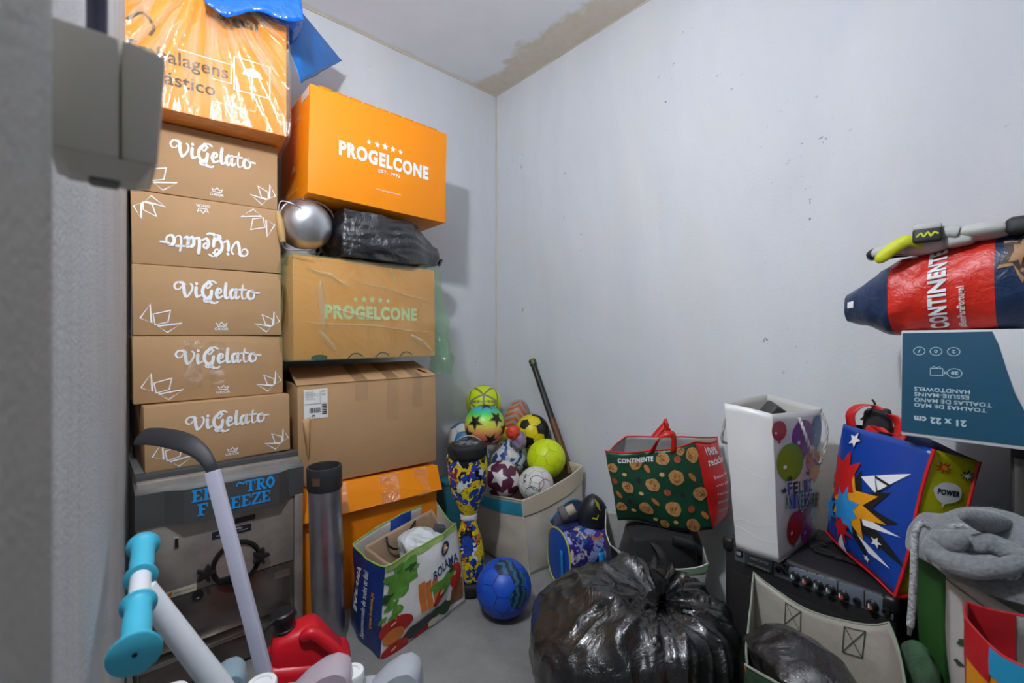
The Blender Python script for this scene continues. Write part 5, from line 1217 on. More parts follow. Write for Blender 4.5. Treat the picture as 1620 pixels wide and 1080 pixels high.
# ================================================================ white birthday gift bag
Fz = .468
gF = P(1232, 890, (CAM_H-Fz)*720/350); gL = P(1165, 868, (CAM_H-Fz)*720/328); gR = gF.lerp(P(1304, 838, (CAM_H-Fz)*720/298), .82); gB = gL+gR-gF
for v_ in (gF, gL, gR, gB): v_.z = Fz
gft = Bag([gF, gR, gB, gL], [P(1222, 655, 1.31), P(1301, 646, 1.47), P(1213, 623, 1.545), P(1146, 638, 1.40)], (.006, .0, .0, .006), .0015, 9, 41, (.0, .0, .0, -.004), .004)
gw = thing('birthday_gift_bag', 'tall white paper gift bag with balloons and rope handles on the amplifier', 'gift bag', (gF+gR+gB+gL)/4)
M_GP = mat('gloss_paper', 'e2e2e0', .3, bump=.12, bscale=8, bdist=.01, var=.05); M_GPI = mat('paper_inside', 'd2d0ca', .7)
gft.build(gw, [M_GP]*4, M_GPI, nu=14)
for b_, sl_ in ((.20, .05), (.155, -.03), (.58, -.02)):
    MB().tube([gft.surf(3, a/10, b_+sl_*a/10+.01*math.sin(a*.7), .0002) for a in range(11)], .0006, 5).build('paper_crease', M_GP, gw, True)
def gab(x, y):
    a = (x-1112)/278; return a, 1-(y-lerp(140, 95, a))/lerp(900, 755, a)
shin = lambda n, c: mat(n, c, .25, var=.25, vscale=12)
BAL = (('8c2fa0', 1262, 275, 65, 108), ('2a6fc0', 1352, 230, 36, 100), ('c8301c', 1137, 240, 35, 55), ('d8562a', 1328, 405, 52, 65), ('e08a20', 1340, 480, 40, 45), ('7ab02a', 1187, 425, 68, 108), ('a82420', 1260, 695, 40, 55), ('b9bcd8', 1347, 740, 42, 95), ('a02a90', 1290, 818, 42, 88), ('c02a26', 1205, 822, 46, 98))
for k, (c_, x, y, rx, ry) in enumerate(BAL):
    a, b = gab(x, y); o = decal('printed_balloon', ell(a, b, rx/278, ry/820, 24)+poly([(a-.012, b-ry/820+.002), (a+.012, b-ry/820+.002), (a+.02, b-ry/820-.018), (a-.02, b-ry/820-.018)]), gft.map(0, .0012+.0002*k), shin('balloon_'+c_, c_), gw, .08, True)
    decal('balloon_shine', ell(a-rx/278*.45, b+ry/820*.45*0-.2*ry/820, rx/278*.13, ry/820*.12), gft.map(0, .0014+.0002*k+.0004), M_WHITEP, o, .08, True)
for txt, x0, x1, y0, y1 in (('FELIZ', 1158, 1310, 540, 628), ('ANIVERSÁRIO', 1145, 1375, 618, 715)):
    n = len(txt)
    for k, ch in enumerate(txt):
        xa = lerp(x0, x1, k/n); xb = lerp(x0, x1, (k+.86)/n); a0, b0 = gab(xa, lerp(y1, y1-35, k/n)); a1, b1 = gab(xb, lerp(y0, y0-35, k/n))
        mt = (mat('letter_violet', '4a2a9a', .4), mat('letter_blue', '2a4ab4', .4), mat('letter_black', '16161c', .4), mat('letter_green', '1a7a5a', .4))[(k+len(txt)) % 4 if k < 6 else 2]
        decal('letter_outline', T(ch, a0-.008, b0-.006, a1+.008, b1+.006, .09), gft.map(0, .0040), M_WHITEP, gw, .1, True)
        decal('letter', T(ch, a0, b0, a1, b1, .04), gft.map(0, .0046), mt, gw, .1, True)
for x, y in ((1175, 525), (1280, 485), (1145, 600), (1355, 640)):
    a, b = gab(x, y); decal('printed_star', star(a, b, .06, .5, .2, 5, .024), gft.map(0, .0042), M_BLKP, gw, .1, True)
def rope(pts, name='rope_handle', r=.0042):
    sp = spline([tuple(p) for p in pts], 8); mb = MB(); n = len(sp)
    for ph in (0, PI):
        q = []
        for i, p in enumerate(sp):
            tn = (V(sp[min(n-1, i+1)])-V(sp[max(0, i-1)])).normalized(); e1 = tn.cross(V((0, 1, .2))).normalized(); e2 = tn.cross(e1)
            q.append(V(p)+e1*(r*.55*math.cos(i*1.1+ph))+e2*(r*.55*math.sin(i*1.1+ph)))
        mb.tube(q, r*.75, 6)
    return mb.build(name, mat('rope_white', 'd4d4d0', .7, var=.3, vscale=200), gw, True, 60)
o0 = gft.surf(0, .45, .955, .004); o1 = gft.surf(0, .95, .965, .004); nn = gft.nrm(0, .5, .5)
rope([o0, o0+nn*.014+V((0, 0, -.04)), gft.surf(0, .58, .72, .016), gft.surf(0, .76, .60, .018), gft.surf(0, .90, .66, .018), o1+nn*.016+V((0, 0, -.05)), o1])
o0 = gft.surf(2, .30, .955, .004); o1 = gft.surf(2, .9, .955, .004)
rope([o0, gft.surf(2, .42, .8, .02), gft.surf(2, .6, .7, .03), gft.surf(2, .85, .72, .04), o1])
gcn = (gft.t[0]+gft.t[2])/2
mb = MB(); mb.box((0, 0, 0), (.075, .12, .010), .002, M=Matrix.Translation(gcn+V((.005, .0, -.055))) @ Euler((.1, .05, -.6)).to_matrix().to_4x4())
tag(mb.build('cardboard_sheet', mat('board_cream', 'c4beb0', .7)), 'pale cardboard sheet inside the white gift bag', 'cardboard')
mb = MB(); mb.box((0, 0, 0), (.05, .05, .05), .008, M=Matrix.Translation(gcn+V((.0, -.02, -.025))) @ Euler((.4, .5, .3)).to_matrix().to_4x4())
tag(mb.build('dark_box', mat('charcoal_card', '3c3b3a', .6)), 'small charcoal box poking out of the white gift bag', 'box')

# ================================================================ blue comic-print bag
cbg = Bag([P(1308, 838, 1.42), P(1415, 943, 1.131), P(1484, 940, 1.145), P(1420, 850, 1.43)], [P(1333, 669, 1.38), P(1477, 709, 1.10), P(1550, 727, 1.12), P(1424, 676, 1.40)], (.04, .004, .0, .01), .006, 6, 51, (.0, .0, .0, .0), .003)
cg = thing('comic_print_bag', 'blue glossy bag with comic bursts, stars and a yellow side, red straps', 'gift bag', cbg.b[1])
M_CB = mat('comic_blue', '1442a0', .3, var=.12, vscale=5); M_CY = mat('comic_yellow', 'c6c41a', .35, var=.08); M_CR = mat('comic_red', 'c81f1e', .4); M_CO = mat('comic_orange', 'e89c18', .4); M_CL = mat('comic_lightblue', '2f8fd4', .4)
cbg.build(cg, [M_CB, M_CY, M_CB, M_CY], mat('comic_inside', '20264a', .6))
cm_ = lambda k: cbg.map(0, .0022+.0007*k)
def burst(cx, cy, r0, r1, n, seed, ky=.7, rot=0):
    R_ = random.Random(seed); return poly([(cx+math.sin(rot+PI*i/n)*(r1*R_.uniform(.75, 1.15) if i % 2 == 0 else r0), cy+math.cos(rot+PI*i/n)*ky*(r1*R_.uniform(.75, 1.15) if i % 2 == 0 else r0)) for i in range(2*n)])
decal('black_burst', burst(.50, .40, .24, .55, 9, 4), cm_(0), M_BLKP, cg, .06, True)
for m_ in ([(.52, .66), (.92, .80), (.70, .60)], [(.62, .40), (.95, .38), (.66, .33)], [(.60, .24), (.92, .14), (.72, .15)], [(.28, .02), (.40, .16), (.42, .0)]): decal('white_flash', poly(m_), cm_(1), M_WHITEP, cg, .06, True)
decal('orange_burst', burst(.44, .42, .20, .42, 8, 7), cm_(2), M_CO, cg, .06, True)
decal('red_burst', burst(.28, .58, .16, .30, 7, 9, .85), cm_(3), M_CR, cg, .06, True)
decal('light_blue_burst', burst(.42, .36, .13, .24, 8, 12, .8), cm_(4), M_CL, cg, .06, True)
decal('light_blue_burst', burst(.10, .26, .09, .16, 7, 5, .9), cm_(4), M_CL, cg, .06, True)
decal('red_burst', burst(.40, .20, .07, .16, 7, 15, .7), cm_(5), M_CR, cg, .06, True)
for x, y, r in ((.26, .90, .085), (.78, .26, .05), (.70, .10, .035)):
    decal('star_outline', star(x, y, r*1.2, .45, .2, 5, r*.95), cm_(1), M_BLKP, cg, .06, True); decal('printed_star', star(x, y, r, .45, .2, 5, r*.8), cm_(2), M_WHITEP, cg, .06, True)
decal('triangle_outline', line([(.66, .70), (.80, .68), (.72, .61)], .012, True), cm_(3), M_BLKP, cg, .06, True)
cy_ = lambda k: cbg.map(1, .002+.0006*k)
decal('speech_bubble', blob2(.50, .74, .30, .07, 3, 20, .15)+poly([(.4, .69), (.5, .68), (.42, .63)]), cy_(0), M_WHITEP, cg, .08, True)
decal('bubble_text', T('POWER', .28, .72, .74, .76, .05), cy_(1), M_BLKP, cg, .08, True)
for k, (x, y) in enumerate(((.80, .56), (.82, .88), (.3, .90), (.22, .52), (.3, .18))):
    decal('small_burst', burst(x, y, .08, .20, 8, 20+k, .25), cy_(0), M_BLKP if k % 2 else M_CR, cg, .08, True); decal('small_burst', burst(x, y, .05, .12, 8, 40+k, .25), cy_(1), M_WHITEP if k < 2 else M_CO, cg, .08, True)
for c_ in ((1, 0), (1, 1)):
    MB().tube([cbg.surf(1, c_[1], b/12, .001) for b in range(13)], .0045, 6).build('red_piping', M_CR, cg, True)
MB().tube([cbg.surf(0, a/12, 0.0, .001) for a in range(13)], .003, 6).build('red_piping', M_CR, cg, True)
MB().tube([cbg.surf(1, a/8, 0.0, .001) for a in range(9)], .0045, 6).build('red_piping', M_CR, cg, True)
def strap(pts, w, m, par, name='strap', wd=V((.2, -1, 0))):
    sp = spline([tuple(p) for p in pts], 6); n = len(sp)-1; wd = wd.normalized()
    mb = MB(); mb.grid(lambda s_, q: V(sp[int(round(q*n))])+wd*(w*(s_-.5)), 2, n); return mb.build(name, m, par, True, 60, solid=.002)
strap([P(1347, 675, 1.36), P(1345, 655, 1.36), P(1358, 642, 1.35), P(1380, 640, 1.33), P(1392, 648, 1.31)], .03, M_CR, cg)
strap([P(1410, 655, 1.28), P(1424, 670, 1.26), P(1424, 690, 1.25), P(1412, 700, 1.25)], .035, M_CR, cg)
strap([P(1375, 686, 1.32), P(1385, 674, 1.31), P(1400, 684, 1.28), P(1422, 688, 1.24)], .04, M_CR, cg)
pk_ = thing('black_pouch', 'black drawstring pouch sticking out of the comic-print bag', 'pouch', P(1387, 690, 1.36))
mb = MB(); mb.hexa([P(1362, 690, 1.37), P(1410, 696, 1.33), P(1416, 690, 1.37), P(1368, 686, 1.41), P(1366, 648, 1.37), P(1408, 650, 1.33), P(1410, 646, 1.37), P(1372, 644, 1.41)], .008); mb.build('body', mat('pouch_black', '26262a', .7, bump=.2, bscale=60), pk_, True, 60)
MB().tube(spline([tuple(P(1362, 664, 1.36)), tuple(P(1374, 652, 1.36)), tuple(P(1384, 640, 1.36)), tuple(P(1380, 632, 1.36))], 5), .003, 6).build('drawstring', M_RUB, pk_, True)

# ================================================================ black cabinet, towel carton and bag on top
cbn = thing('black_cabinet', 'dark cabinet at the right edge carrying the teal towel carton', 'cabinet', RF(.21, 2.54, 0), (0, 0, math.atan2(UD.y, UD.x)))
M_CABD = mat('cabinet_black', '1c1b1b', .5, bump=.15, bscale=40); M_EDGE = mat('cabinet_edge', '5a5856', .35, .6)
mb = MB(); mb.box((0, 0, .43), (.36, .50, .86), .006); mb.build('carcass', M_CABD, cbn)
mb = MB(); mb.box((.183, 0, .45), (.012, .46, .76), .003); mb.build('door', M_CABD, cbn)
mb = MB(); mb.box((.186, -.236, .45), (.010, .016, .78), .003); mb.build('edge_strip', M_EDGE, cbn)
mb = MB(); mb.box((.194, -.19, .5), (.012, .012, .12), .004); mb.build('handle', M_EDGE, cbn)
TY = rad(-51.9); TO = V((.966+.18*.617, 1.13-.18*.787, .868)); TW, TD_, THh = .36, .28, .259
tl = thing('towel_carton', 'teal and white paper-towel carton standing upside down on the dark cabinet', 'box', TO, (0, 0, TY))
M_TEAL = mat('teal_print', '084a64', .5, var=.08, vscale=4); M_TW = mat('white_card', 'c4c8cb', .6, bump=.1, bscale=12, bdist=.008)
mb = MB(); mb.box((0, TD_/2, THh/2), (TW, TD_, THh), .003); mb.build('body', M_TW, tl)
tpx = lambda px, py: LP(px, py, TO, TY, 0)
q = [tpx(*p) for p in ((1428, 527), (1570, 521.5), (1580, 545), (1592, 583), (1606, 622), (1622, 652), (1660, 690), (1660, 714), (1426, 684))]
ff = lambda x, z: V((x, -.0016, z)); ff2 = lambda x, z: V((x, -.0026, z))
decal('teal_front', poly([(x, min(max(z, .009), .254)) for x, z in q]), ff, M_TEAL, tl)
def flip(m):
    xs = [p[0] for p in m.v]; ys = [p[1] for p in m.v]; a, b = min(xs)+max(xs), min(ys)+max(ys); return M2([(a-x, b-y) for x, y in m.v], m.f)
for txt, xl, yl, xr, yr, h, bo in (('HANDTOWELS', 1446.5, 615, 1535, 619.5, .0095, .02), ('ESSUIE-MAINS', 1446.5, 623.5, 1533.5, 628, .0095, .02), ('TOALLAS DE MANO', 1446.5, 631.5, 1569.5, 641, .0095, .02), ('TOALHAS DE MÃO', 1446.5, 640, 1561, 650.5, .0112, .02), ('21 x 22 cm', 1446.5, 661, 1529, 671, .0155, .05)):
    x0, z0 = tpx(xl, yl); x1, z1 = tpx(xr, yr); zc = (z0+z1)/2
    decal('printed_line', flip(T(txt, x0, zc-h/2, x1, zc+h/2, bo)), ff2, mat('pale_teal_print', 'b4ccd4', .5), tl)
PT_ = MATS['pale_teal_print']
def ring2(px, py, rx, ry): x, z = tpx(px, py); return line([(x+rx*math.cos(a*.2618), z+ry*math.sin(a*.2618)) for a in range(24)], .0013, True), x, z
for px, py, tx in ((1454.6, 555, '/'), (1481, 555.5, 'o'), (1509, 556, '2')):
    r_, x, z = ring2(px, py, .0105, .0095); decal('printed_icon', r_+flip(T(tx, x-.003, z-.004, x+.003, z+.004, .02)), ff2, PT_, tl)
r_, x, z = ring2(1510.5, 590, .0122, .0105); decal('printed_icon', r_+flip(T('20', x-.006, z-.004, x+.006, z+.004, .05)), ff2, PT_, tl)
x, z = tpx(1482, 588); decal('printed_icon', line([(x-.011, z-.008), (x+.011, z-.008), (x+.011, z+.008), (x-.011, z+.008)], .0013, True)+line([(x-.008, z+.008), (x-.005, z+.013), (x, z+.009), (x+.005, z+.013), (x+.008, z+.008)], .0013), ff2, PT_, tl)
x, z = tpx(1496, 589.5); decal('printed_times', T('x', x-.003, z-.003, x+.003, z+.003, .02), ff2, PT_, tl)

# red shopping bag lying on the carton
rb = thing('red_shopping_bag', 'red and navy shopping bag lying on its side on the towel carton', 'shopping bag', TO+V((0, 0, THh)), (0, 0, TY))
def rbp(s_, a, off=0):
    x = lerp(-.315, .24, s_); hz = .030+.068*sm(s_, -.05, .26)+.036*sm(s_, .26, .75); hy = .02+.105*sm(s_, -.12, .22)
    zc = hz+.035*(1-sm(s_, 0, .25))-.012*math.sin(PI*min(1, s_/.3)); ca, sa_ = math.cos(a), math.sin(a)
    p = V((x, .115-hy*math.copysign(abs(ca)**.75, ca)*1.0, zc+hz*math.copysign(abs(sa_)**.85, sa_)))
    n = V((0, -ca, sa_)); w = .006*ridge(V((p.x*1.6, p.y, p.z))+nv(p, 4, 3)*.08, 11, 61)+.003*ridge(p, 26, 7)
    if s_ > .27: p.z = max(p.z, .003)
    return p+n*(w+off)
M_RB = mat('woven_scarlet', 'd42a18', .38, bump=.5, bscale=30, bdist=.008, dist=1.2, var=.12); M_NB = mat('woven_navy', '1e3254', .38, bump=.5, bscale=30, bdist=.008, dist=1.2, var=.15)
mb = MB(); NS, NA = 60, 44
vs = [rbp(i/NS, 2*PI*j/NA) for i in range(NS+1) for j in range(NA)]; fs = []
mb.add(vs, [])
for i in range(NS):
    for j in range(NA):
        s_ = (i+.5)/NS; a = 2*PI*(j+.5)/NA; front = math.cos(a) > .2 or math.sin(a) > .6
        up_ = math.sin(a)
        m_ = 1 if s_ < .195 else (1 if (s_ > .53 and up_ < .70) else 0)
        mb.f.append((i*NA+j, i*NA+(j+1) % NA, (i+1)*NA+(j+1) % NA, (i+1)*NA+j)); mb.m.append(m_)
mb.f.append(tuple(range(NA))); mb.m.append(1); mb.f.append(tuple(reversed([NS*NA+j for j in range(NA)]))); mb.m.append(1)
mb.build('shell', [M_RB, M_NB], rb, smooth=60)
# vertical lettering reading upwards on the front (angle 0 faces the room)
rmap = lambda k: (lambda x, y: rbp(x, -1.15+y*2.1, .0025+.0006*k))
def vtext(txt, x0, x1, y0, y1, b): t2 = T(txt, y0, 0, y1, 1, b); return M2([(lerp(x1, x0, q_), p_) for p_, q_ in t2.v], t2.f)
decal('printed_name', vtext('CONTINENTE', .335, .395, .06, .93, .045), rmap(1), M_WHITEP, rb, .05)
decal('printed_slogan', vtext('#BemParaPortugal', .425, .455, .08, .52, .02), rmap(1), M_WHITEP, rb, .05)
for x, y in ((.60, .66), (.70, .30)):
    decal('printed_cookie', star(x, y, .065, .5, .5, 5, .20), rmap(0), mat('cookie_beige', 'b48a60', .6, var=.35, vscale=40), rb, .05)
    decal('cookie_icing', line(starpts(x, y, .046, .5, .5, 5, .145), .015, True), rmap(1), mat('icing', '3a2a24', .6), rb, .05)
decal('end_mark', rect(.02, .5, .05, .62), rmap(1), M_WHITEP, rb, .05)
# goalkeeper gloves on the bag
M_GLW = mat('glove_white', 'b8b9b4', .6, bump=.2, bscale=80); M_GLK = mat('glove_black', '1c1e20', .6, bump=.2, bscale=80); M_GLY = mat('glove_yellow', 'c2c820', .55, bump=.2, bscale=60)
TI = Matrix.Translation(TO) @ Matrix.Rotation(TY, 4, 'Z')
def glove(label, base, dirv, fingers, thumb, cuffm):
    t = thing('goalkeeper_glove', label, 'glove', base, (0, 0, 0), 'goalkeeper gloves on the red bag')
    dirv = V(dirv).normalized(); sd_ = V((0, 0, 1)).cross(dirv).normalized()
    def pf(p):
        s_ = p.normalized(); q = base+dirv*(s_.x*.055)+sd_*(s_.y*.045)+V((0, 0, s_.z*.020)); return q
    MB().cube_blob(10, pf).build('palm', M_GLW, t, True, 70)
    for k, (off, ln, m_, dz) in enumerate(fingers):
        b0 = base+dirv*.035+sd_*off; pa = spline([tuple(b0), tuple(b0+dirv*ln*.5+V((0, 0, dz))), tuple(b0+dirv*ln+V((0, 0, dz*.2)))], 5)
        n = len(pa); MB().tube(pa, [.012]+[.0135]*(n-3)+[.011, .006], 10, flat=.8).build('finger', m_, t, True, 70)
    pa = spline([tuple(base+sd_*thumb[0]), tuple(base+dirv*.03+sd_*thumb[0]*1.6+V((0, 0, .012))), tuple(base+dirv*.085+sd_*thumb[0]*1.7+V((0, 0, -.025)))], 6); n = len(pa)
    MB().tube(pa, [.012]+[.0145]*(n-3)+[.012, .006], 12, flat=.7).build('thumb', M_GLY, t, True, 70)
    cb0 = base-dirv*.06
    mb = MB(); M_ = Matrix.Translation(cb0) @ Matrix(((dirv.x, sd_.x, 0, 0), (dirv.y, sd_.y, 0, 0), (dirv.z, sd_.z, 1, 0), (0, 0, 0, 1))); mb.box((0, 0, 0), (.05, .078, .034), .010, 3, M_); o = mb.build('cuff', cuffm, t, True, 60)
    mb = MB(); mb.box((0, 0, .018), (.034, .05, .004), .0015, 2, M_); mb.build('strap_patch', M_GLK, o, True)
    decal('patch_script', line(spline([(-.014, -.002), (-.008, .004), (-.004, -.004), (.002, .004), (.006, -.003), (.014, .003)], 4), .003), lambda x, y: M_ @ V((y, x*1.3, .0212)), M_GLY, o, world=True)
    return t
gl0 = P(1466, 389, 1.10); ldir = V((-.617, .787, -.10))
g0_ = glove('black and white goalkeeper glove with yellow thumb at the left on the red bag', gl0, ldir, ((-.03, .07, M_GLK, .004), (-.010, .085, M_GLW, .008), (.012, .08, M_GLK, .008), (.032, .065, M_GLW, .004)), (.034,), M_GLW)
wsp = P(1467, 372, 1.055); tw_ = (V((0, 0, CAM_H))-wsp); tw_.z = .12; tw_.normalize(); wr_ = V((0, 0, 1)).cross(tw_).normalized(); wu_ = tw_.cross(wr_)
WM = Matrix(((wr_.x, wu_.x, tw_.x, wsp.x), (wr_.y, wu_.y, tw_.y, wsp.y), (wr_.z, wu_.z, tw_.z, wsp.z), (0, 0, 0, 1)))
mb = MB(); mb.box((0, 0, 0), (.052, .034, .014), .006, 3, WM); ws_ = mb.build('wrist_strap', M_GLK, g0_, True)
mb = MB(); mb.box((0, .020, -.001), (.050, .014, .016), .005, 2, WM); mb.build('strap_edge', M_GLW, ws_, True)
decal('strap_script', line(spline([(-.018, -.003), (-.011, .004), (-.006, -.004), (.001, .005), (.006, -.004), (.012, .004), (.018, .0)], 4), .0035), lambda x, y: WM @ V((x, y, .0085)), M_GLY, ws_, world=True)
gl1 = P(1556, 366, 1.02)
glove('white goalkeeper glove with yellow flashes further right on the red bag', gl1, V((-.617, .787, .02)), ((-.03, .06, M_GLW, .006), (-.010, .075, M_GLK, .010), (.012, .07, M_GLY, .010), (.032, .055, M_GLW, .006)), (-.034,), M_GLK)

# ================================================================ open grey-lined bag with a black sack
ogb = Bag([V((.55, 1.0, 0)), V((.70, .84, 0)), V((.80, 1.0, 0)), V((.675, 1.26, 0))], [V((.505, .985, .40)), V((.71, .80, .42)), V((.858, 1.035, .462)), P(1192, 904, 1.335)], (.02, .02, .012, .02), .006, 8, 71, (.02, .02, .050, .075), .006)
og = thing('lined_shopping_bag', 'open dark green shopping bag with grey lining in front of the amplifier', 'shopping bag', V((.68, 1.03, 0)))
M_OGO = mat('woven_bottle_green', '2c4a30', .45, bump=.3, bscale=12, bdist=.01, var=.2); M_OGI = mat('lining_grey', 'a49f94', .42, bump=.35, bscale=8, bdist=.015, dist=.8, var=.12)
ogb.build(og, [M_OGO]*4, M_OGI)
ogb.rim(og, mat('hem_greygreen', '8a9684', .5), .0028)
for a0 in (.14, .60):
    x0, x1, y0, y1 = a0, a0+.13, .80, .965
    decal('stitched_cross', line([(x0, y0), (x1, y0), (x1, y1), (x0, y1)], .006, True)+line([(x0, y0), (x1, y1)], .006)+line([(x0, y1), (x1, y0)], .006), ogb.map(2, -.0045), mat('stitch_green', '2c3a2c', .6), og, .05, True)
mb = MB(); mb.grid(lambda s_, q: ogb.surf(3, .93+.03*s_, .93+.06*q, .003), 2, 3); mb.build('orange_tab', mat('tab_orange', 'd86020', .5), og, True, solid=.002)
sc_ = V((.675, 1.06, .235))
bs_ = thing('black_sack', 'shiny black bin bag filling the grey-lined shopping bag', 'bin bag', V((.672, 1.055, .05)))
def bsf(p):
    s_ = p.normalized().lerp(p*.7, .25); q = sc_+V((s_.x*.112, s_.y*.175, s_.z*.172)); ang = math.atan2(q.y-1.0, q.x-.66)
    q += s_*(.008*ridge(q+nv(q, 7, 3)*.06, 9, 5)+.005*ridge(q, 21, 8)); return q
MB().cube_blob(34, bsf).build('bag', bag_black('bin_film_grey', 12, .8, .22, '18181b'), bs_, True, 80)

# ================================================================ bag with the grey hoodie
hbg = Bag([V((.95, 1.03, 0)), V((.91, .93, 0)), V((.92, .68, 0)), V((1.18, .72, 0))], [V((.915, 1.045, .665)), V((.886, .93, .648)), V((.905, .62, .645)), V((1.22, .68, .66))], (.008, .02, .01, .0), .006, 7, 81, (.0, .02, 0, 0), .004)
hg = thing('leaf_print_bag', 'green and white leaf-print shopping bag at the right edge holding a hoodie', 'shopping bag', V((1.0, .85, 0)))
M_HG = mat('woven_leafgreen', '2a5a26', .45, bump=.3, bscale=9, bdist=.012, var=.25); M_HW = mat('woven_offwhite', 'c4c2bd', .45, bump=.3, bscale=9, bdist=.012, var=.08)
hbg.build(hg, [M_HG, M_HW, M_HW, M_HW], M_HW)
hm = hbg.map(1, .003)
for k, (x, y, r, an) in enumerate(((.14, .80, .05, .7), (.20, .77, .045, 1.2), (.12, .73, .045, .2), (.26, .79, .04, 2.2), (.44, .77, .05, 2.0), (.55, .76, .06, 1.6), (.70, .75, .06, 1.0), (.12, .62, .06, .5), (.13, .53, .055, .4), (.22, .64, .05, 1.5))):
    decal('printed_leaf', M2([(x+math.cos(an)*p-math.sin(an)*q, y+(math.sin(an)*p+math.cos(an)*q)*.6) for p, q in [(-r, 0), (-r*.3, r*.32), (r, 0), (-r*.3, -r*.32)]], [(0, 1, 2, 3)]), hm, mat('leaf_olive', '3a4a34', .5), hg, .05, True)
decal('printed_vine', line(spline([(.05, .12), (.10, .25), (.06, .38), (.11, .5)], 5), .012), hm, MATS['leaf_olive'], hg, .05, True)
decal('hem_stitch', line([(.0, .955), (.5, .955), (1, .955)], .004), hm, MATS['stitch_green'], hg, .05, True)
M_HOOD_G = mat('grey_fleece', '85888c', .95, bump=.9, bscale=140, bdist=.004, var=.35, vscale=120, sheen=.4)
hd = thing('grey_hoodie', 'grey fleece hoodie bundled in the leaf-print bag', 'hoodie', V((.99, .87, .6)))
def hof(p):
    s_ = p.normalized(); q = V((.985, .885, .662))+V((s_.x*.155, s_.y*.155, s_.z*.082))
    f_ = math.sin(q.x*26+q.y*17+3*nz(q, 6, 2))*.5+nz(q, 9, 4)
    q += s_*(.020*f_*(.4+.6*max(0, s_.z))+.010*ridge(q+nv(q, 8, 3)*.05, 14, 1)); q.z = max(q.z, .652); return q
MB().cube_blob(40, hof).build('body', M_HOOD_G, hd, True, 80)
hc_ = P(1545, 872, .81); hn = (V((0, 0, CAM_H))-hc_).normalized()+V((0, 0, .7)); hn.normalize(); he1 = V((1, -.35, -.25)); he1 = (he1-hn*he1.dot(hn)).normalized(); he2 = hn.cross(he1)
def roll(s_, q):
    a = q*2*PI; c0 = hc_+he1*(.050*math.cos(a))+he2*(.022*math.sin(a)); rr = .019*(1+.35*nz((math.cos(a)*2, math.sin(a)*2, 3), 1)); th = s_*2*PI
    o_ = (he1*math.cos(a)+he2*math.sin(a)); return c0+o_*(rr*math.cos(th))+hn*(rr*math.sin(th)*.8)-hn*.012+nv(c0+o_*math.cos(th)*.02, 17, 4)*.013
mb = MB(); mb.grid(roll, 14, 40); mb.build('hood_opening', M_HOOD_G, hd, True, 80)
for k, pts in enumerate((((1470, 845), (1500, 858), (1525, 850)), ((1600, 830), (1560, 822), (1520, 815)), ((1590, 850), (1608, 868), (1618, 895)))):
    sp = [tuple(P(x_, y_, .86-.02*j)) for j, (x_, y_) in enumerate(pts)]; sp = spline(sp, 8); n = len(sp)
    MB().tube([V(p_)+nv(V(p_), 14, k)*.006 for p_ in sp], [.006+.016*math.sin(PI*(i_+.5)/n) for i_ in range(n)], 12, flat=.7).build('cloth_fold', M_HOOD_G, hd, True, 80)
M_CORD = mat('mottled_cord', 'd0d2d4', .8, var=.9, vscale=190)
cp = [P(1472, 834, .90), P(1458, 828, .905), P(1448, 845, .905), P(1446, 900, .90), P(1443, 955, .90), P(1440, 990, .90)]
MB().tube(spline([tuple(x) for x in cp], 8), .0062, 10).build('drawcord', M_CORD, hd, True, 70)
MB().tube([P(1440, 990, .90), P(1438, 1004, .90)], [.0045, .003], 8).build('cord_tip', mat('cord_tip', '6a6c70', .4, .5), hd, True)
def onho(px, py):
    d = V(((px-810)/720, 1, -(py-540)/720)); best = None
    # march along the view ray until the hoodie ellipsoid is met
    for k in range(400):
        p = V((0, 0, CAM_H))+d*(.6+k*.001); e = p-V((.985, .885, .650))
        if (e.x/.165)**2+(e.y/.165)**2+(e.z/.098)**2 < 1: return p
    return V((0, 0, CAM_H))+d*.78
cp2 = [onho(*q_) for q_ in ((1502, 834), (1530, 832), (1560, 835), (1585, 848), (1603, 872), (1612, 900), (1600, 912), (1570, 908))]
MB().tube(spline([tuple(x) for x in cp2], 8), .006, 10).build('drawcord', M_CORD, hd, True, 70)

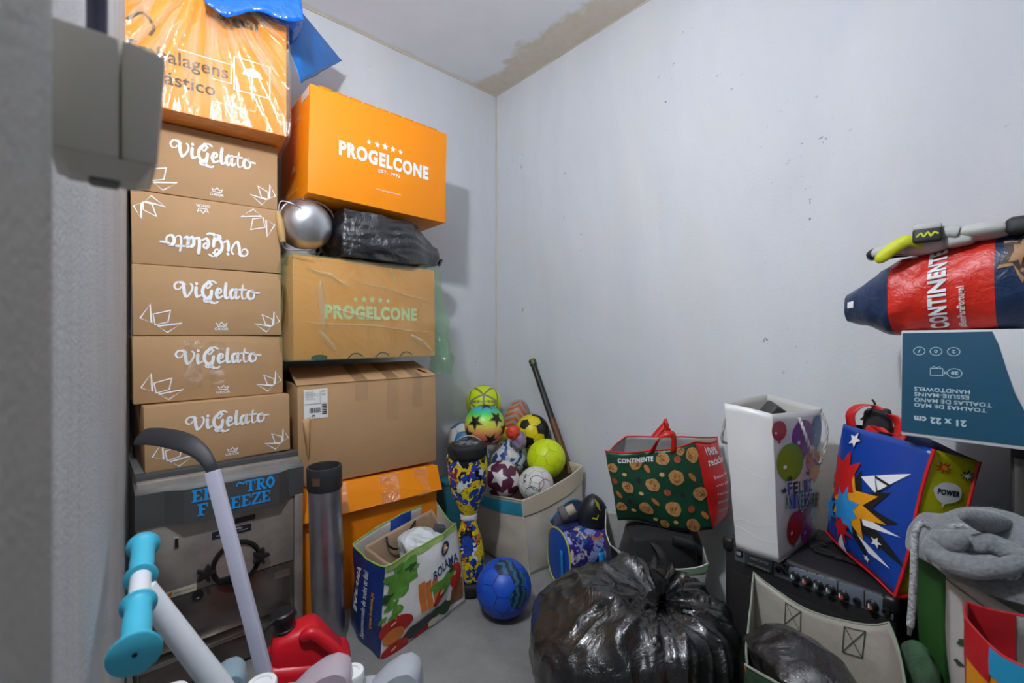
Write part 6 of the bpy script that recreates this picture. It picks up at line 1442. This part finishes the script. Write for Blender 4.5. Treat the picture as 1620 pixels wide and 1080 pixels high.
# ================================================================ red-rimmed yellow bag in the lower right corner
ytop = [P(1530, 951, .745), P(1527, 977, .69), P(1650, 1062, .57), P(1650, 976, .70)]
ybg = Bag([V((v_.x+(.015 if k < 2 else -.01), v_.y, 0)) for k, v_ in enumerate(ytop)], ytop, (.004, .012, .0, .0), .003, 9, 91, (.0, .012, 0, .006), .003)
yg = thing('yellow_shopping_bag', 'small yellow and red shopping bag in the lower right corner', 'shopping bag', V((.76, .68, 0)))
M_YB = mat('woven_amber', 'dd8f14', .4, bump=.3, bscale=12, bdist=.01, var=.12); M_YR = mat('woven_crimson', 'b01a22', .4, bump=.3, bscale=12, bdist=.01, var=.1); M_YC = mat('woven_sky', '1f8fb8', .45)
ybg.build(yg, [M_YR, M_YB, M_YC, M_YR], mat('silver_lining', '8f8c88', .4, .3, bump=.4, bscale=14, bdist=.01))
decal('red_band', poly([(0, .92), (.42, .92), (.42, 1.0), (0, 1.0)]), ybg.map(1, .0025), M_YR, yg, .06, True)
decal('blue_band', poly([(.42, .94), (1.0, .94), (1.0, 1.0), (.42, 1.0)]), ybg.map(1, .0025), M_YC, yg, .06, True)
decal('inner_band', rect(.35, .86, 1.0, 1.0), ybg.map(3, -.0035), M_YR, yg, .06, True)
ybg.rim(yg, M_YR, .002)
# ---- green cloth bundle and green paper bag beside the hoodie
gcs = V((.872, .978, .25))
gs = thing('green_cloth_sack', 'dull green cloth sack wedged below the leaf-print bag', 'sack', V((.852, .965, 0)))
MB().cube_blob(16, lambda p: gcs+V((p.normalized().x*.032, p.normalized().y*.05, p.normalized().lerp(p, .4).z*.20))+p.normalized()*.006*ridge(gcs+p*.1, 12, 3)).build('cloth', mat('green_cloth', '3c5a3e', .85, bump=.4, bscale=160, var=.2), gs, True, 80)
gpb = Bag([V((1.05, .97, 0)), V((1.12, .91, 0)), V((1.165, .955, 0)), V((1.095, 1.02, 0))], [V((1.04, .98, .722)), V((1.135, .90, .690)), V((1.17, .955, .70)), V((1.085, 1.03, .73))], (.004,)*4, .003, 9, 95)
gpo = thing('green_paper_bag', 'green paper bag glimpsed behind the grey hoodie', 'paper bag', V((1.11, .965, 0)))
gpb.build(gpo, [mat('paper_green', '2f6a44', .5)]*4, mat('paper_green_in', '1f3a2a', .7))
decal('cream_label', blob2(.72, .90, .22, .06, 4, 18, .3), gpb.map(0, .003), mat('cream_print', 'cfc8a8', .6), gpo, .1, True)
